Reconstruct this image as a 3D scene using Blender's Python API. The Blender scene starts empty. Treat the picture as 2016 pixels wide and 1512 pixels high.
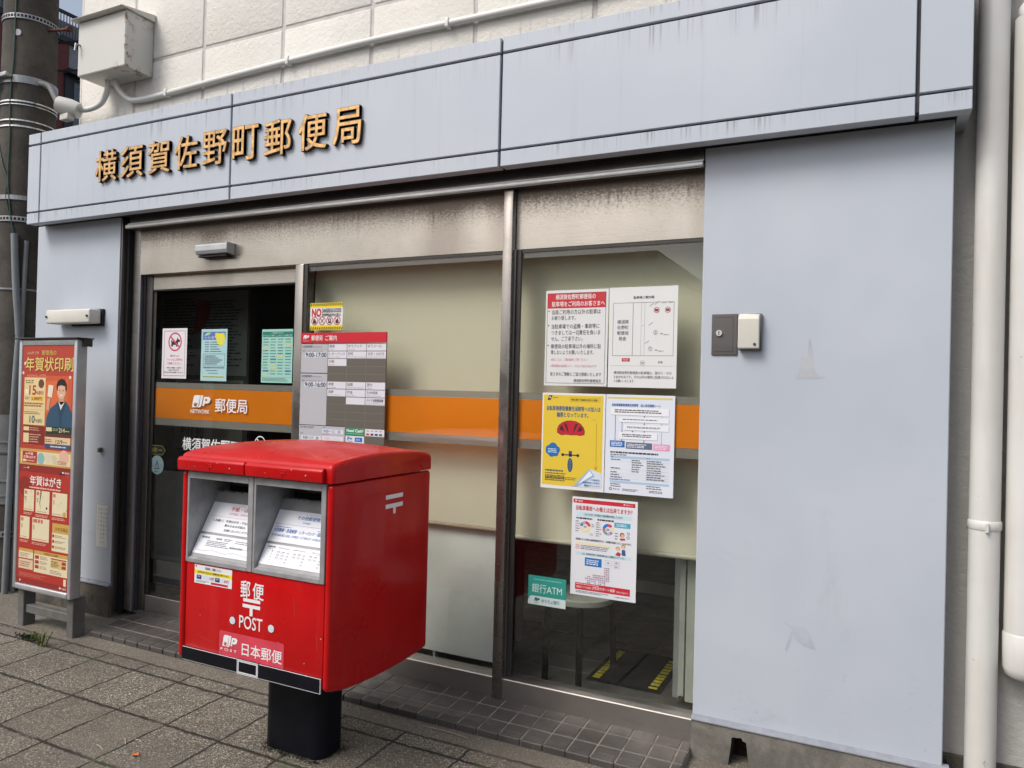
import bpy, bmesh, math, random
from mathutils import Vector, Matrix
random.seed(7)
D = bpy.data
S = bpy.context.scene
COL = S.collection

# ------------------------------------------------------------------ camera, light, exposure
cam = D.cameras.new('camera'); cam.sensor_width = 36.0; cam.lens = 36.0 * 1470 / 2016; cam.clip_end = 600; cam.clip_start = 0.02
cam_o = D.objects.new('camera', cam); COL.objects.link(cam_o); S.camera = cam_o
yaw, pitch, roll = (math.radians(a) for a in (26.0197, 0.49254, 1.44454))
fwd = Vector((-math.sin(yaw) * math.cos(pitch), math.cos(yaw) * math.cos(pitch), math.sin(pitch)))
rgt = Vector((math.cos(yaw), math.sin(yaw), 0)); upv = rgt.cross(fwd)
r2 = math.cos(roll) * rgt + math.sin(roll) * upv
u2 = -math.sin(roll) * rgt + math.cos(roll) * upv
m3 = Matrix((r2, u2, -fwd)).transposed()
cam_o.matrix_world = Matrix.Translation((0, 0, 1.45)) @ m3.to_4x4()

SUN_EL, SUN_AZ = math.radians(48), math.radians(212)      # azimuth clockwise from +Y (north)
W = D.worlds.new('World'); S.world = W; W.use_nodes = True
wn, wl = W.node_tree.nodes, W.node_tree.links
bg = wn['Background']; bg.inputs['Strength'].default_value = 0.125
sky = wn.new('ShaderNodeTexSky'); sky.sky_type = 'NISHITA'; sky.sun_disc = False
sky.sun_elevation = SUN_EL; sky.sun_rotation = SUN_AZ; sky.dust_density = 4.0; sky.air_density = 1.0
hs = wn.new('ShaderNodeHueSaturation'); hs.inputs['Saturation'].default_value = 0.62
wl.new(sky.outputs[0], hs.inputs['Color']); wl.new(hs.outputs[0], bg.inputs['Color'])
sun = D.lights.new('sun', 'SUN'); sun.energy = 1.3; sun.angle = math.radians(24); sun.color = (1, 0.965, 0.92)
sun_o = D.objects.new('sun', sun); COL.objects.link(sun_o)
sd = Vector((math.sin(SUN_AZ) * math.cos(SUN_EL), math.cos(SUN_AZ) * math.cos(SUN_EL), math.sin(SUN_EL)))
sun_o.rotation_euler = sd.to_track_quat('Z', 'Y').to_euler(); sun_o.location = sd * 30
S.view_settings.view_transform = 'Standard'; S.view_settings.look = 'None'
S.view_settings.exposure = 0.45; S.view_settings.gamma = 1.0
try: S.view_settings.use_curve_mapping = False
except Exception: pass
S.cycles.max_bounces = 10; S.cycles.transparent_max_bounces = 16
S.cycles.use_denoising = True

# ------------------------------------------------------------------ materials
def lin(c):
    return tuple((x / 12.92 if x <= 0.04045 else ((x + 0.055) / 1.055) ** 2.4) for x in c)
def hexc(h):
    return lin(tuple(int(h[i:i + 2], 16) / 255 for i in (0, 2, 4)))
class NT:
    def __init__(s, name):
        s.m = D.materials.new(name); s.m.use_nodes = True
        s.t = s.m.node_tree; s.n = s.t.nodes; s.l = s.t.links; s.b = s.n['Principled BSDF']; s.out = s.n['Material Output']
        s.tc = s.n.new('ShaderNodeTexCoord')
    def link(s, a, b): s.l.new(a, b)
    def setin(s, sock, v):
        if hasattr(v, 'is_output') or isinstance(v, bpy.types.NodeSocket): s.l.new(v, sock)
        elif isinstance(v, (tuple, list)) and len(v) == 3 and sock.type == 'RGBA': sock.default_value = (*v, 1)
        else: sock.default_value = v
    def coords(s, scale=(1, 1, 1), src='Object'):
        mp = s.n.new('ShaderNodeMapping'); mp.inputs['Scale'].default_value = scale
        s.link(s.tc.outputs[src], mp.inputs['Vector']); return mp.outputs[0]
    def noise(s, scale=5, detail=4, rough=0.6, vec=None, stretch=(1, 1, 1), dist=0.0):
        n = s.n.new('ShaderNodeTexNoise'); n.inputs['Scale'].default_value = scale; n.inputs['Detail'].default_value = detail
        n.inputs['Roughness'].default_value = rough; n.inputs['Distortion'].default_value = dist
        s.link(vec if vec is not None else s.coords(stretch), n.inputs['Vector']); return n.outputs['Fac']
    def voro(s, scale=5, feature='F1', out='Distance', vec=None):
        n = s.n.new('ShaderNodeTexVoronoi'); n.inputs['Scale'].default_value = scale; n.feature = feature
        s.link(vec if vec is not None else s.coords(), n.inputs['Vector']); return n.outputs[out]
    def math(s, op, a, b=0.0, c=0.0, clamp=False):
        n = s.n.new('ShaderNodeMath'); n.operation = op; n.use_clamp = clamp
        for i, v in enumerate((a, b, c)): s.setin(n.inputs[i], v)
        return n.outputs[0]
    def ramp(s, fac, lo, hi, a=0.0, b=1.0):
        n = s.n.new('ShaderNodeMapRange'); n.interpolation_type = 'SMOOTHSTEP'
        s.setin(n.inputs[0], fac); n.inputs[1].default_value = lo; n.inputs[2].default_value = hi
        n.inputs[3].default_value = a; n.inputs[4].default_value = b; return n.outputs[0]
    def mix(s, fac, a, b, mode='MIX'):
        n = s.n.new('ShaderNodeMix'); n.data_type = 'RGBA'; n.blend_type = mode
        s.setin(n.inputs[0], fac); s.setin(n.inputs[6], a); s.setin(n.inputs[7], b); return n.outputs[2]
    def xyz(s):
        n = s.n.new('ShaderNodeSeparateXYZ'); s.link(s.tc.outputs['Object'], n.inputs[0]); return n.outputs
    def bump(s, h, strength=0.3, dist=0.01):
        n = s.n.new('ShaderNodeBump'); n.inputs['Strength'].default_value = strength; n.inputs['Distance'].default_value = dist
        s.link(h, n.inputs['Height']); s.link(n.outputs[0], s.b.inputs['Normal'])
    def done(s, base=None, rough=None, metal=None, **kw):
        if base is not None: s.setin(s.b.inputs['Base Color'], base)
        if rough is not None: s.setin(s.b.inputs['Roughness'], rough)
        if metal is not None: s.setin(s.b.inputs['Metallic'], metal)
        for k, v in kw.items(): s.setin(s.b.inputs[k.replace('_', ' ')], v)
        return s.m
def simple(name, c, rough=0.5, metal=0.0, var=0.12, scale=6.0, bump=0.0, bscale=80, dist=0.002, **kw):
    t = NT(name); n = t.noise(scale, 5)
    dk = tuple(x * (1 - var) for x in c); lt = tuple(min(1, x * (1 + var)) for x in c)
    col = t.mix(t.ramp(n, 0.3, 0.7), dk, lt)
    rv = t.ramp(t.noise(scale * 2.3, 4), 0.3, 0.7, max(0, rough - 0.06), min(1, rough + 0.06))
    if bump: t.bump(t.noise(bscale, 6), bump, dist)
    return t.done(col, rv, metal, **kw)
PRM = {}
def ink(h, rough=0.45):
    if h not in PRM:
        t = NT('print_' + h); c = hexc(h); n = t.noise(9, 3)
        PRM[h] = t.done(t.mix(n, tuple(x * 0.94 for x in c), c), rough)
    return PRM[h]

# aluminium composite cladding with rain streaks below the seams
def make_cladding(name, streaks):
    t = NT(name); x, y, z = t.xyz()
    big = t.noise(1.3, 3); c = t.mix(t.ramp(big, .3, .7), (.463, .505, .565), (.510, .55, .608))
    if streaks:
        st = t.noise(1.0, 3, .7, stretch=(34, 1, .6)); fine = t.noise(1.0, 2, .6, stretch=(110, 1, 1.1))
        area = t.noise(1.0, 2, .5, stretch=(2.2, 1, .3))
        m = None
        for z0, ln in ((2.937, .13), (2.507, .075), (3.016, .06)):
            a = t.math('MULTIPLY', t.ramp(z, z0 - ln, z0, 0, 1), t.math('LESS_THAN', z, z0 + .003))
            m = a if m is None else t.math('MAXIMUM', m, a)
        f = t.math('MULTIPLY', t.ramp(st, .46, .66), t.ramp(fine, .42, .6))
        f = t.math('MULTIPLY', t.math('MULTIPLY', f, m), t.ramp(area, .4, .6, .15, 1.0))
        c = t.mix(t.math('MULTIPLY', f, .75), c, (.16, .16, .17))
        lng = t.ramp(t.noise(1.0, 3, .6, stretch=(20, 1, .35)), .56, .72)
        c = t.mix(t.math('MULTIPLY', lng, .16), c, (.28, .28, .29))
    else:
        sm = t.ramp(t.noise(2.4, 6, .7, dist=1.2), .55, .75)
        c = t.mix(t.math('MULTIPLY', sm, t.ramp(z, 1.3, .5, .04, .42)), c, (.37, .395, .44))
        sc = t.ramp(t.noise(1.0, 4, .75, stretch=(9, 1, 46)), .685, .74)
        c = t.mix(t.math('MULTIPLY', sc, t.ramp(z, 1.3, .6, 0.04, .55)), c, (.22, .22, .24))
        dots = t.math('MULTIPLY', t.ramp(t.noise(1, 5, .75, stretch=(26, 1, 60)), .58, .66), t.ramp(t.noise(1, 3, .6, stretch=(11, 1, 1.6)), .50, .62))
        c = t.mix(t.math('MULTIPLY', dots, t.ramp(z, .62, .25, 0, .55)), c, (.30, .32, .36))
        lo = t.ramp(t.noise(1.7, 4, .6, stretch=(1, 1, .8)), .40, .66); c = t.mix(t.math('MULTIPLY', lo, .22), c, (.40, .445, .51))
        t.bump(t.noise(.9, 2, .5), .10, .06)
        sp = t.ramp(t.voro(16), .035, .02); c = t.mix(t.math('MULTIPLY', sp, t.ramp(z, 1.5, .6, .05, .4)), c, (.2, .2, .21))
    return t.done(c, t.ramp(t.noise(3, 4), .3, .7, .34, .46), 0.0, Specular_IOR_Level=.4)
M = {}
M['band'] = make_cladding('grey_band_cladding', True)
M['panel'] = make_cladding('pale_blue_cladding', False)
M['panel_edge'] = simple('cladding_edge', (.20, .21, .25), .45)
M['seam'] = simple('dark_seam', (.045, .045, .055), .7)
M['black'] = simple('black_gap', (.008, .008, .009), .8)

def make_stucco(name, c1, c2, sc=46, strength=.6):
    t = NT(name); n = t.noise(sc, 8, .68); big = t.noise(1.1, 4); x, y, z = t.xyz()
    c = t.mix(t.ramp(big, .3, .7), c1, c2)
    rust = t.math('MULTIPLY', t.ramp(t.noise(1, 3, .7, stretch=(26, 1, .5)), .60, .70), t.ramp(z, 3.22, 3.14, 0, 1))
    grey = t.math('MULTIPLY', t.ramp(t.noise(1, 3, .7, stretch=(34, 1, .5)), .56, .68), t.ramp(z, 3.24, 3.12, 0, 1))
    c = t.mix(t.math('MULTIPLY', grey, t.ramp(z, 2.95, 3.0, 0, .42)), c, (.23, .21, .19))
    rust = t.math('MULTIPLY', rust, t.ramp(x, -3.0, -3.6, 0, 1))
    c = t.mix(t.math('MULTIPLY', rust, t.ramp(z, 2.95, 3.0, 0, .55)), c, (.42, .25, .10))
    t.bump(t.math('ADD', n, t.math('MULTIPLY', t.noise(sc * .35, 4), .8)), strength, .011)
    return t.done(c, .88)
M['stucco'] = make_stucco('white_stucco', (.70, .675, .62), (.785, .76, .71))
M['stucco_grey'] = make_stucco('grey_stucco', (.40, .39, .365), (.46, .45, .425), 38, .7)
M['mortar'] = simple('mortar_joint', (.56, .53, .51), .9, var=.12, scale=14, bump=.3)

def make_steel(name, c, rough, stain=0.0, z0=0, z1=1, spots=0.0):
    t = NT(name); x, y, z = t.xyz()
    br = t.noise(1.0, 4, .7, stretch=(3, 3, 300)); big = t.noise(2.2, 4)
    col = t.mix(t.ramp(big, .3, .7), tuple(v * .88 for v in c), tuple(min(1, v * 1.08) for v in c))
    r = t.ramp(br, .3, .7, rough - .07, rough + .08); met = 0.9
    if stain:  # scales real specks and drips together with painted shadow and reflections
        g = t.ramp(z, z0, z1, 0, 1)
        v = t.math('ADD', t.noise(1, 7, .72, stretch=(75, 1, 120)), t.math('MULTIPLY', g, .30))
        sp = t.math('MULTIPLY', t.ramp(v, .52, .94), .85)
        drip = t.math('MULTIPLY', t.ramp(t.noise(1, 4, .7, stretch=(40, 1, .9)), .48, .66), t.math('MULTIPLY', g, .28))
        refl_bands = t.ramp(t.noise(1, 2, .5, stretch=(2.3, 1, .12)), .56, .70, 0, .38)  # soft dark upright reflections, painted into the steel colour
        f = t.math('ADD', t.math('ADD', t.math('ADD', sp, drip), t.ramp(z, 2.28, 2.372, 0, .55)), refl_bands, 0.0, True)  # height ramp paints grime and the contact shadow under the lip
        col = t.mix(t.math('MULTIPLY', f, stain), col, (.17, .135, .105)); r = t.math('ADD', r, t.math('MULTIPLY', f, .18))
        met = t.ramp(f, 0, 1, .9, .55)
    if spots:
        s1 = t.ramp(t.noise(1, 3, .6, stretch=(38, 1, 70)), .70, .73)
        col = t.mix(t.math('MULTIPLY', s1, spots), col, (.12, .09, .07))
    t.bump(br, .05, .001)
    return t.done(col, r, met)
M['fascia'] = make_steel('stained_shaded_steel_fascia', (.53, .485, .42), .32, .96, 2.17, 2.37, .75)
M['steel'] = make_steel('brushed_steel', (.45, .42, .39), .34)
M['steel_mid'] = simple('mid_bronze_steel', (.29, .265, .24), .27, .85, .10, 4)
M['steel_dark'] = make_steel('dark_bronze_steel', (.20, .185, .175), .36)
M['alu'] = simple('aluminium_frame', (.52, .53, .54), .42, .6, .1)
M['alu_bright'] = simple('bright_aluminium_lip', (.78, .78, .76), .35, .6, .1)
M['alu_pale'] = simple('pale_jamb', (.46, .47, .43), .5, .0, .08)
M['bead'] = simple('dark_glazing_bead', (.055, .052, .048), .4, .4)

def make_glass(name, tint):
    t = NT(name); t.n.remove(t.b)
    tr = t.n.new('ShaderNodeBsdfTransparent'); tr.inputs[0].default_value = (*tint, 1)
    gl = t.n.new('ShaderNodeBsdfGlossy'); gl.inputs['Roughness'].default_value = .0; gl.inputs[0].default_value = (1, 1, 1, 1)
    lw = t.n.new('ShaderNodeLayerWeight'); lw.inputs['Blend'].default_value = .5      # same from both sides of the pane
    fac = t.math('ADD', t.math('MULTIPLY', t.math('POWER', lw.outputs['Facing'], 5.0), .92), .043)
    mx = t.n.new('ShaderNodeMixShader'); t.link(fac, mx.inputs[0]); t.link(tr.outputs[0], mx.inputs[1]); t.link(gl.outputs[0], mx.inputs[2])
    t.link(mx.outputs[0], t.out.inputs[0]); return t.m
M['glass'] = make_glass('window_glass', (.94, .96, .94))
def make_film(name, c, alpha):
    t = NT(name); n = t.noise(7, 3)
    t.done(t.mix(n, tuple(v * .92 for v in c), c), .4); tr = t.n.new('ShaderNodeBsdfTransparent'); tr.inputs[0].default_value = (*[min(1, v * 1.1 + .05) for v in c], 1)
    mx = t.n.new('ShaderNodeMixShader'); mx.inputs[0].default_value = alpha
    t.link(tr.outputs[0], mx.inputs[1]); t.link(t.b.outputs[0], mx.inputs[2]); t.link(mx.outputs[0], t.out.inputs[0]); return t.m
M['film_orange'] = make_film('orange_film', (.98, .27, .004), .78)
M['film_grey'] = make_film('grey_film', (.40, .37, .34), .60)
M['film_white'] = make_film('white_vinyl', (.85, .85, .85), .97)

def make_concrete(name, c1, c2, dark, amt, sc=7):
    t = NT(name); n = t.noise(sc, 8, .7); sp = t.voro(120); x, y, z = t.xyz()
    c = t.mix(t.ramp(n, .3, .7), c1, c2)
    c = t.mix(t.ramp(t.noise(160, 2), .62, .7, 0, .5), c, tuple(min(1, v * 1.9) for v in c2))
    c = t.mix(t.math('MULTIPLY', t.ramp(t.noise(3.1, 6, .7, dist=.8), .42, .62), amt), c, dark)
    cr = t.ramp(t.voro(3.3, 'DISTANCE_TO_EDGE', vec=None), .004, .0, 0, .8)
    c = t.mix(t.math('MULTIPLY', cr, t.ramp(t.noise(2.0, 2), .52, .56)), c, (.02, .02, .02))
    t.bump(t.math('ADD', n, t.math('MULTIPLY', t.noise(140, 4), .35)), .5, .006)
    return t.done(c, .9)
M['plinth'] = make_concrete('plinth_concrete', (.155, .145, .125), (.235, .22, .195), (.07, .066, .055), .55)
M['plinth_dark'] = make_concrete('mossy_plinth_concrete', (.075, .068, .054), (.13, .115, .092), (.022, .022, .018), .8)
M['pole'] = make_concrete('pole_concrete', (.058, .052, .043), (.100, .089, .074), (.034, .03, .026), .6, 4)
M['ledge'] = simple('worn_ledge', (.26, .275, .31), .65, 0, .12, 22)

# pavement of exposed-aggregate slabs
def make_pavement():
    t = NT('aggregate_paving'); x, y, z = t.xyz()
    wob = t.math('MULTIPLY', t.math('SUBTRACT', t.noise(14, 6, .75), .5), .034)
    def joint(v, off, per, w):
        a = t.math('ADD', t.math('SUBTRACT', v, off), wob)
        f = t.math('FRACT', t.math('DIVIDE', a, per)); d = t.math('MULTIPLY', t.math('ABSOLUTE', t.math('SUBTRACT', f, .5)), per)
        return t.ramp(d, per / 2 - w, per / 2 - w * .35), t.math('FLOOR', t.math('DIVIDE', a, per))
    jx, ix = joint(x, -3.80 + .1567 - .1567 * 0, .3135, .0082); jy, iy = joint(y, 2.572, .325, .0108)
    near = t.math('LESS_THAN', y, 2.60)
    jx = t.math('MULTIPLY', jx, t.math('LESS_THAN', y, 2.665)); jy = t.math('MULTIPLY', jy, near)
    l2 = t.ramp(t.math('ABSOLUTE', t.math('ADD', t.math('SUBTRACT', y, 2.665), wob)), .010, .004)
    j = t.math('MAXIMUM', t.math('MAXIMUM', jx, jy), t.math('MULTIPLY', l2, .8))
    j = t.math('MULTIPLY', j, t.ramp(t.noise(5, 4), .28, .46, .6, 1))
    wn_ = t.n.new('ShaderNodeTexWhiteNoise'); cb = t.n.new('ShaderNodeCombineXYZ'); t.link(ix, cb.inputs[0]); t.link(iy, cb.inputs[1]); t.link(cb.outputs[0], wn_.inputs['Vector'])
    ag = t.voro(185, out='Color'); sep = t.n.new('ShaderNodeSeparateColor'); t.link(ag, sep.inputs[0])
    grain = t.ramp(sep.outputs[0], .15, .95)
    vd = t.voro(185)
    c = t.mix(grain, (.10, .087, .066), (.265, .237, .188))
    c = t.mix(t.ramp(sep.outputs[1], .86, .92), c, (.50, .47, .41))
    c = t.mix(t.ramp(vd, .45, .8, 0, .7), c, (.045, .036, .027))
    c = t.mix(t.math('MULTIPLY', t.ramp(wn_.outputs[0], 0, 1), .5), c, (.115, .098, .075))
    c = t.mix(t.math('MULTIPLY', t.ramp(t.noise(1.7, 6, .7), .42, .66), .5), c, (.07, .063, .05))
    c = t.mix(t.math('MULTIPLY', t.ramp(t.voro(5.5), .075, .05), .55), c, (.035, .032, .028))
    c = t.mix(t.math('MULTIPLY', t.ramp(t.noise(.9, 5, .6), .56, .66), .3), c, (.19, .175, .145))
    c = t.mix(t.math('MULTIPLY', t.math('GREATER_THAN', y, 2.665), .45), c, (.16, .14, .112))
    moss = t.ramp(t.noise(3.3, 4), .55, .62); jc = t.mix(moss, (.017, .015, .012), (.035, .045, .012))
    c = t.mix(j, c, jc)
    h = t.math('SUBTRACT', t.math('MULTIPLY', t.math('SUBTRACT', 1.0, vd), .5), t.math('MULTIPLY', j, 2.2))
    t.bump(h, .55, .006)
    return t.done(c, .86)
M['paving'] = make_pavement()
M['asphalt'] = simple('asphalt', (.05, .05, .052), .9, 0, .25, 30, .4, 200)
def make_tile():
    t = NT('dark_quarry_tile'); x, y, z = t.xyz()
    n = t.noise(220, 3); big = t.noise(4.5, 4)
    c = t.mix(t.ramp(big, .3, .7), (.050, .044, .041), (.088, .078, .071))
    c = t.mix(t.ramp(n, .55, .75, 0, .4), c, (.2, .18, .165))
    c = t.mix(t.math('MULTIPLY', t.ramp(t.noise(1, 4, .7, stretch=(12, 60, 1)), .56, .7), .3), c, (.16, .125, .105))
    t.bump(n, .25, .001); return t.done(c, t.ramp(t.noise(8, 4), .3, .7, .36, .58))
M['tile'] = make_tile()
M['grout'] = simple('tile_grout', (.22, .19, .16), .9, 0, .35, 12)
M['tile_floor'] = simple('indoor_tile', (.15, .14, .128), .4, 0, .2, 9)
M['inwall'] = simple('indoor_wall', (.30, .29, .26), .8)
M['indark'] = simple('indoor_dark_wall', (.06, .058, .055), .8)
def make_blind():
    t = NT('cream_roller_blind'); w = t.noise(1, 2, .5, stretch=(4, 1, 160)); x, y, z = t.xyz()
    t.done(t.mix(w, (.78, .71, .56), (.82, .755, .605)), .8)
    tl = t.n.new('ShaderNodeBsdfTranslucent'); tl.inputs[0].default_value = (.5, .45, .35, 1)
    mx = t.n.new('ShaderNodeMixShader'); mx.inputs[0].default_value = .12
    t.link(t.b.outputs[0], mx.inputs[1]); t.link(tl.outputs[0], mx.inputs[2]); t.link(mx.outputs[0], t.out.inputs[0]); return t.m
M['blind'] = make_blind()
M['board'] = simple('grey_white_board', (.74, .75, .73), .5, 0, .1, 3)

def make_red():
    t = NT('post_red_paint'); x, y, z = t.xyz()
    n = t.noise(3.5, 5); c = t.mix(t.ramp(n, .3, .7), (.44, .0035, .005), (.52, .006, .007))
    fade = t.math('MULTIPLY', t.ramp(t.noise(1, 4, .6, stretch=(14, 14, 1.0)), .5, .72), .22)
    c = t.mix(fade, c, (.56, .035, .035))
    chip = t.ramp(t.noise(60, 3, .6), .735, .75); c = t.mix(t.math('MULTIPLY', chip, .10), c, (.55, .35, .33))
    t.bump(t.noise(90, 3), .05, .001)
    return t.done(c, t.ramp(t.noise(6, 4), .3, .7, .26, .40), 0, Coat_Weight=.14, Coat_Roughness=.06, Specular_IOR_Level=.2)
M['red'] = make_red()
M['chip'] = simple('paint_chip', (.55, .42, .40), .7)
M['grey_slot'] = simple('grey_slot_paint', (.27, .27, .275), .45, .15, .14, 9, .08, 120)
M['grey_frame'] = simple('grey_frame_paint', (.33, .33, .335), .42, .2, .16, 12, .08, 120)
M['flap'] = simple('worn_steel_flap', (.34, .33, .32), .3, .8, .4, 22)
M['post_black'] = simple('black_blue_paint', (.0045, .005, .009), .42, 0, .3, 8, Specular_IOR_Level=.22)
M['white_pvc'] = simple('white_pvc', (.70, .70, .67), .38, 0, .05, 3)
def make_pipe():
    t = NT('painted_downpipe'); x, y, z = t.xyz(); n = t.noise(2, 4)
    c = t.mix(t.ramp(n, .3, .7), (.60, .595, .565), (.68, .675, .65))
    mk = t.ramp(t.noise(1, 4, .7, stretch=(30, 30, 22)), .69, .73); yl = t.ramp(t.noise(1, 4, .65, stretch=(9, 9, 1.1)), .46, .70); c = t.mix(t.math('MULTIPLY', yl, .35), c, (.52, .49, .42)); c = t.mix(t.math('MULTIPLY', mk, .55), c, (.2, .19, .17))
    return t.done(c, .4)
M['pipe'] = make_pipe()
def make_rusty():
    t = NT('white_rusting_steel'); x, y, z = t.xyz()
    c = t.mix(t.noise(3, 4), (.55, .545, .51), (.63, .62, .58))
    e = t.math('MULTIPLY', t.ramp(x, -4.155, -4.10, 0, 1), t.math('LESS_THAN', x, -4.02))
    edge = t.math('MULTIPLY', t.ramp(t.math('ABSOLUTE', t.math('ADD', x, 4.105)), .02, .0), t.math('ADD', t.ramp(y, 3.06, 2.985), t.math('MULTIPLY', t.ramp(z, 3.60, 3.69), .6), 0.0, True))
    r = t.math('MULTIPLY', t.ramp(t.noise(17, 5, .7), .50, .58), t.math('MAXIMUM', edge, t.math('MULTIPLY', t.ramp(z, 3.40, 3.34, 0, .7), t.ramp(x, -4.3, -4.15))), clamp=True)
    c = t.mix(r, c, (.20, .085, .03)); return t.done(c, .5)
M['rusty'] = make_rusty()
M['cream_plastic'] = simple('aged_cream_plastic', (.62, .60, .54), .45, 0, .08, 4)
M['galv'] = simple('galvanised_band', (.36, .37, .38), .42, .6, .2, 14)
M['bright_band'] = simple('bright_steel_band', (.70, .68, .64), .25, .9, .15, 20)
M['green_wire'] = simple('green_wire', (.02, .075, .06), .5)
M['grey_conduit'] = simple('grey_conduit', (.21, .23, .24), .5, 0, .12)
M['stand_grey'] = simple('weathered_stand_paint', (.125, .125, .115), .6, 0, .2, 8)
M['cable_grey'] = simple('grey_cable_sheath', (.10, .105, .11), .55)
M['grey_wrap'] = simple('grey_pole_wrap', (.17, .175, .175), .6, 0, .15, 6)
M['brass'] = simple('gilded_letter_face', (.60, .355, .14), .38, .5, .34, 34)
M['brass_dark'] = simple('tarnished_letter_edge', (.035, .02, .012), .5, .4, .2, 30)
M['brick_red'] = simple('maroon_wall', (.16, .045, .04), .8)
M['mid_grey'] = simple('mid_grey_wall', (.30, .30, .32), .8)
M['navy_dark'] = simple('dark_trim', (.02, .022, .03), .5)
M['dark_glass'] = simple('dim_window', (.10, .13, .15), .1)
M['mat'] = simple('dark_mat_pile', (.004, .004, .008), .95, 0, .3, 60, .6, 300)
M['mat_yellow'] = simple('mat_yellow', (.80, .64, .03), .95, 0, .3, 60)
M['tube_black'] = simple('black_tube', (.005, .005, .005), .6, Specular_IOR_Level=.1)
M['seat'] = simple('pale_seat', (.42, .42, .38), .5)
M['maroon'] = simple('maroon_rack', (.035, .006, .008), .5)
M['opp'] = simple('brown_render', (.085, .062, .048), .85, 0, .2, 3)
M['opp_light'] = simple('grey_render', (.22, .21, .19), .85, 0, .2, 3)
M['leafg'] = simple('leaf_green', (.055, .08, .02), .6, 0, .4, 10)
M['moss_dark'] = simple('dark_moss', (.035, .034, .018), .9, 0, .5, 40)
M['grass'] = simple('grass_blade', (.13, .15, .035), .6, 0, .5, 30)
M['straw'] = simple('dry_straw', (.42, .35, .22), .8)
M['orange_leaf'] = simple('orange_leaf', (.55, .14, .03), .6)
M['stain'] = simple('peeled_undercoat', (.435, .455, .485), .6)
M['leafstain'] = simple('grey_smudge', (.425, .462, .52), .55)

# ------------------------------------------------------------------ mesh builders
class MB:
    def __init__(s): s.v, s.f, s.mi, s.sm = [], [], [], []; s.mats = []
    def _m(s, m):
        if m not in s.mats: s.mats.append(m)
        return s.mats.index(m)
    def add(s, vs, fs, m, smooth=False):
        o = len(s.v); k = s._m(m); s.v += [tuple(v) for v in vs]
        for f in fs: s.f.append([i + o for i in f]); s.mi.append(k); s.sm.append(smooth)
        return s
    def frombm(s, bm, m, smooth=False):
        bm.verts.index_update()
        s.add([v.co.copy() for v in bm.verts], [[v.index for v in f.verts] for f in bm.faces], m, smooth); bm.free(); return s
    def box(s, x0, x1, y0, y1, z0, z1, m, bev=0.0, seg=1):
        x0, x1 = sorted((x0, x1)); y0, y1 = sorted((y0, y1)); z0, z1 = sorted((z0, z1))
        vs = [(x0, y0, z0), (x1, y0, z0), (x1, y1, z0), (x0, y1, z0), (x0, y0, z1), (x1, y0, z1), (x1, y1, z1), (x0, y1, z1)]
        fs = [(3, 2, 1, 0), (4, 5, 6, 7), (0, 1, 5, 4), (1, 2, 6, 5), (2, 3, 7, 6), (3, 0, 4, 7)]
        if not bev: return s.add(vs, fs, m)
        bm = bmesh.new(); bv = [bm.verts.new(v) for v in vs]
        for f in fs: bm.faces.new([bv[i] for i in f])
        bmesh.ops.bevel(bm, geom=list(bm.edges), offset=bev, segments=seg, affect='EDGES', profile=.5)
        return s.frombm(bm, m, seg > 1)
    def prism(s, prof, a0, a1, axis, m, bev=0.0, seg=2, smooth=False):
        # prof: 2-D points; axis 'x' -> (y,z), 'y' -> (x,z), 'z' -> (x,y)
        def P(p, a): return (a, p[0], p[1]) if axis == 'x' else ((p[0], a, p[1]) if axis == 'y' else (p[0], p[1], a))
        n = len(prof); vs = [P(p, a0) for p in prof] + [P(p, a1) for p in prof]
        fs = [list(range(n))[::-1], list(range(n, 2 * n))] + [(i, (i + 1) % n, n + (i + 1) % n, n + i) for i in range(n)]
        bm = bmesh.new(); bv = [bm.verts.new(v) for v in vs]
        for f in fs: bm.faces.new([bv[i] for i in f])
        bmesh.ops.recalc_face_normals(bm, faces=bm.faces)
        if bev:
            eds = [e for e in bm.edges if len(e.link_faces) == 2 and e.calc_face_angle(0) > .6]
            bmesh.ops.bevel(bm, geom=eds, offset=bev, segments=seg, affect='EDGES', profile=.5)
        return s.frombm(bm, m, smooth)
    def tube(s, pts, r, m, n=12, cap=True, smooth=True):
        pts = [Vector(p) for p in pts]; rings = []; vs = []
        up = None
        for i, p in enumerate(pts):
            d = (pts[min(i + 1, len(pts) - 1)] - pts[max(i - 1, 0)]).normalized()
            if up is None:
                up = Vector((0, 0, 1)) if abs(d.z) < .9 else Vector((1, 0, 0))
            a = d.cross(up).normalized(); b = a.cross(d).normalized(); up = b
            rr = r[i] if isinstance(r, (list, tuple)) else r
            for k in range(n):
                t = 2 * math.pi * k / n; vs.append(p + a * math.cos(t) * rr + b * math.sin(t) * rr)
        fs = []
        for i in range(len(pts) - 1):
            for k in range(n):
                fs.append((i * n + k, i * n + (k + 1) % n, (i + 1) * n + (k + 1) % n, (i + 1) * n + k))
        s.add(vs, fs, m, smooth)
        if cap:
            L = (len(pts) - 1) * n
            s.add(vs[:n], [list(range(n))[::-1]], m); s.add(vs[L:], [list(range(n))], m)
        return s
    def build(s, name, parent=None, **props):
        me = D.meshes.new(name); me.from_pydata(s.v, [], s.f)
        for m in s.mats: me.materials.append(m)
        me.polygons.foreach_set('material_index', s.mi); me.polygons.foreach_set('use_smooth', s.sm); me.update()
        if any(s.sm): 
            try: me.set_sharp_from_angle(angle=math.radians(40))
            except Exception: pass
        o = D.objects.new(name, me); COL.objects.link(o)
        if parent is not None:
            o.parent = parent
            o.matrix_parent_inverse = world_of(parent).inverted()
        for k, v in props.items(): o[k] = v
        return o
ORG = {}
def world_of(o):
    m = Matrix.Translation(o.location)
    if o.parent: pass
    return m
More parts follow.
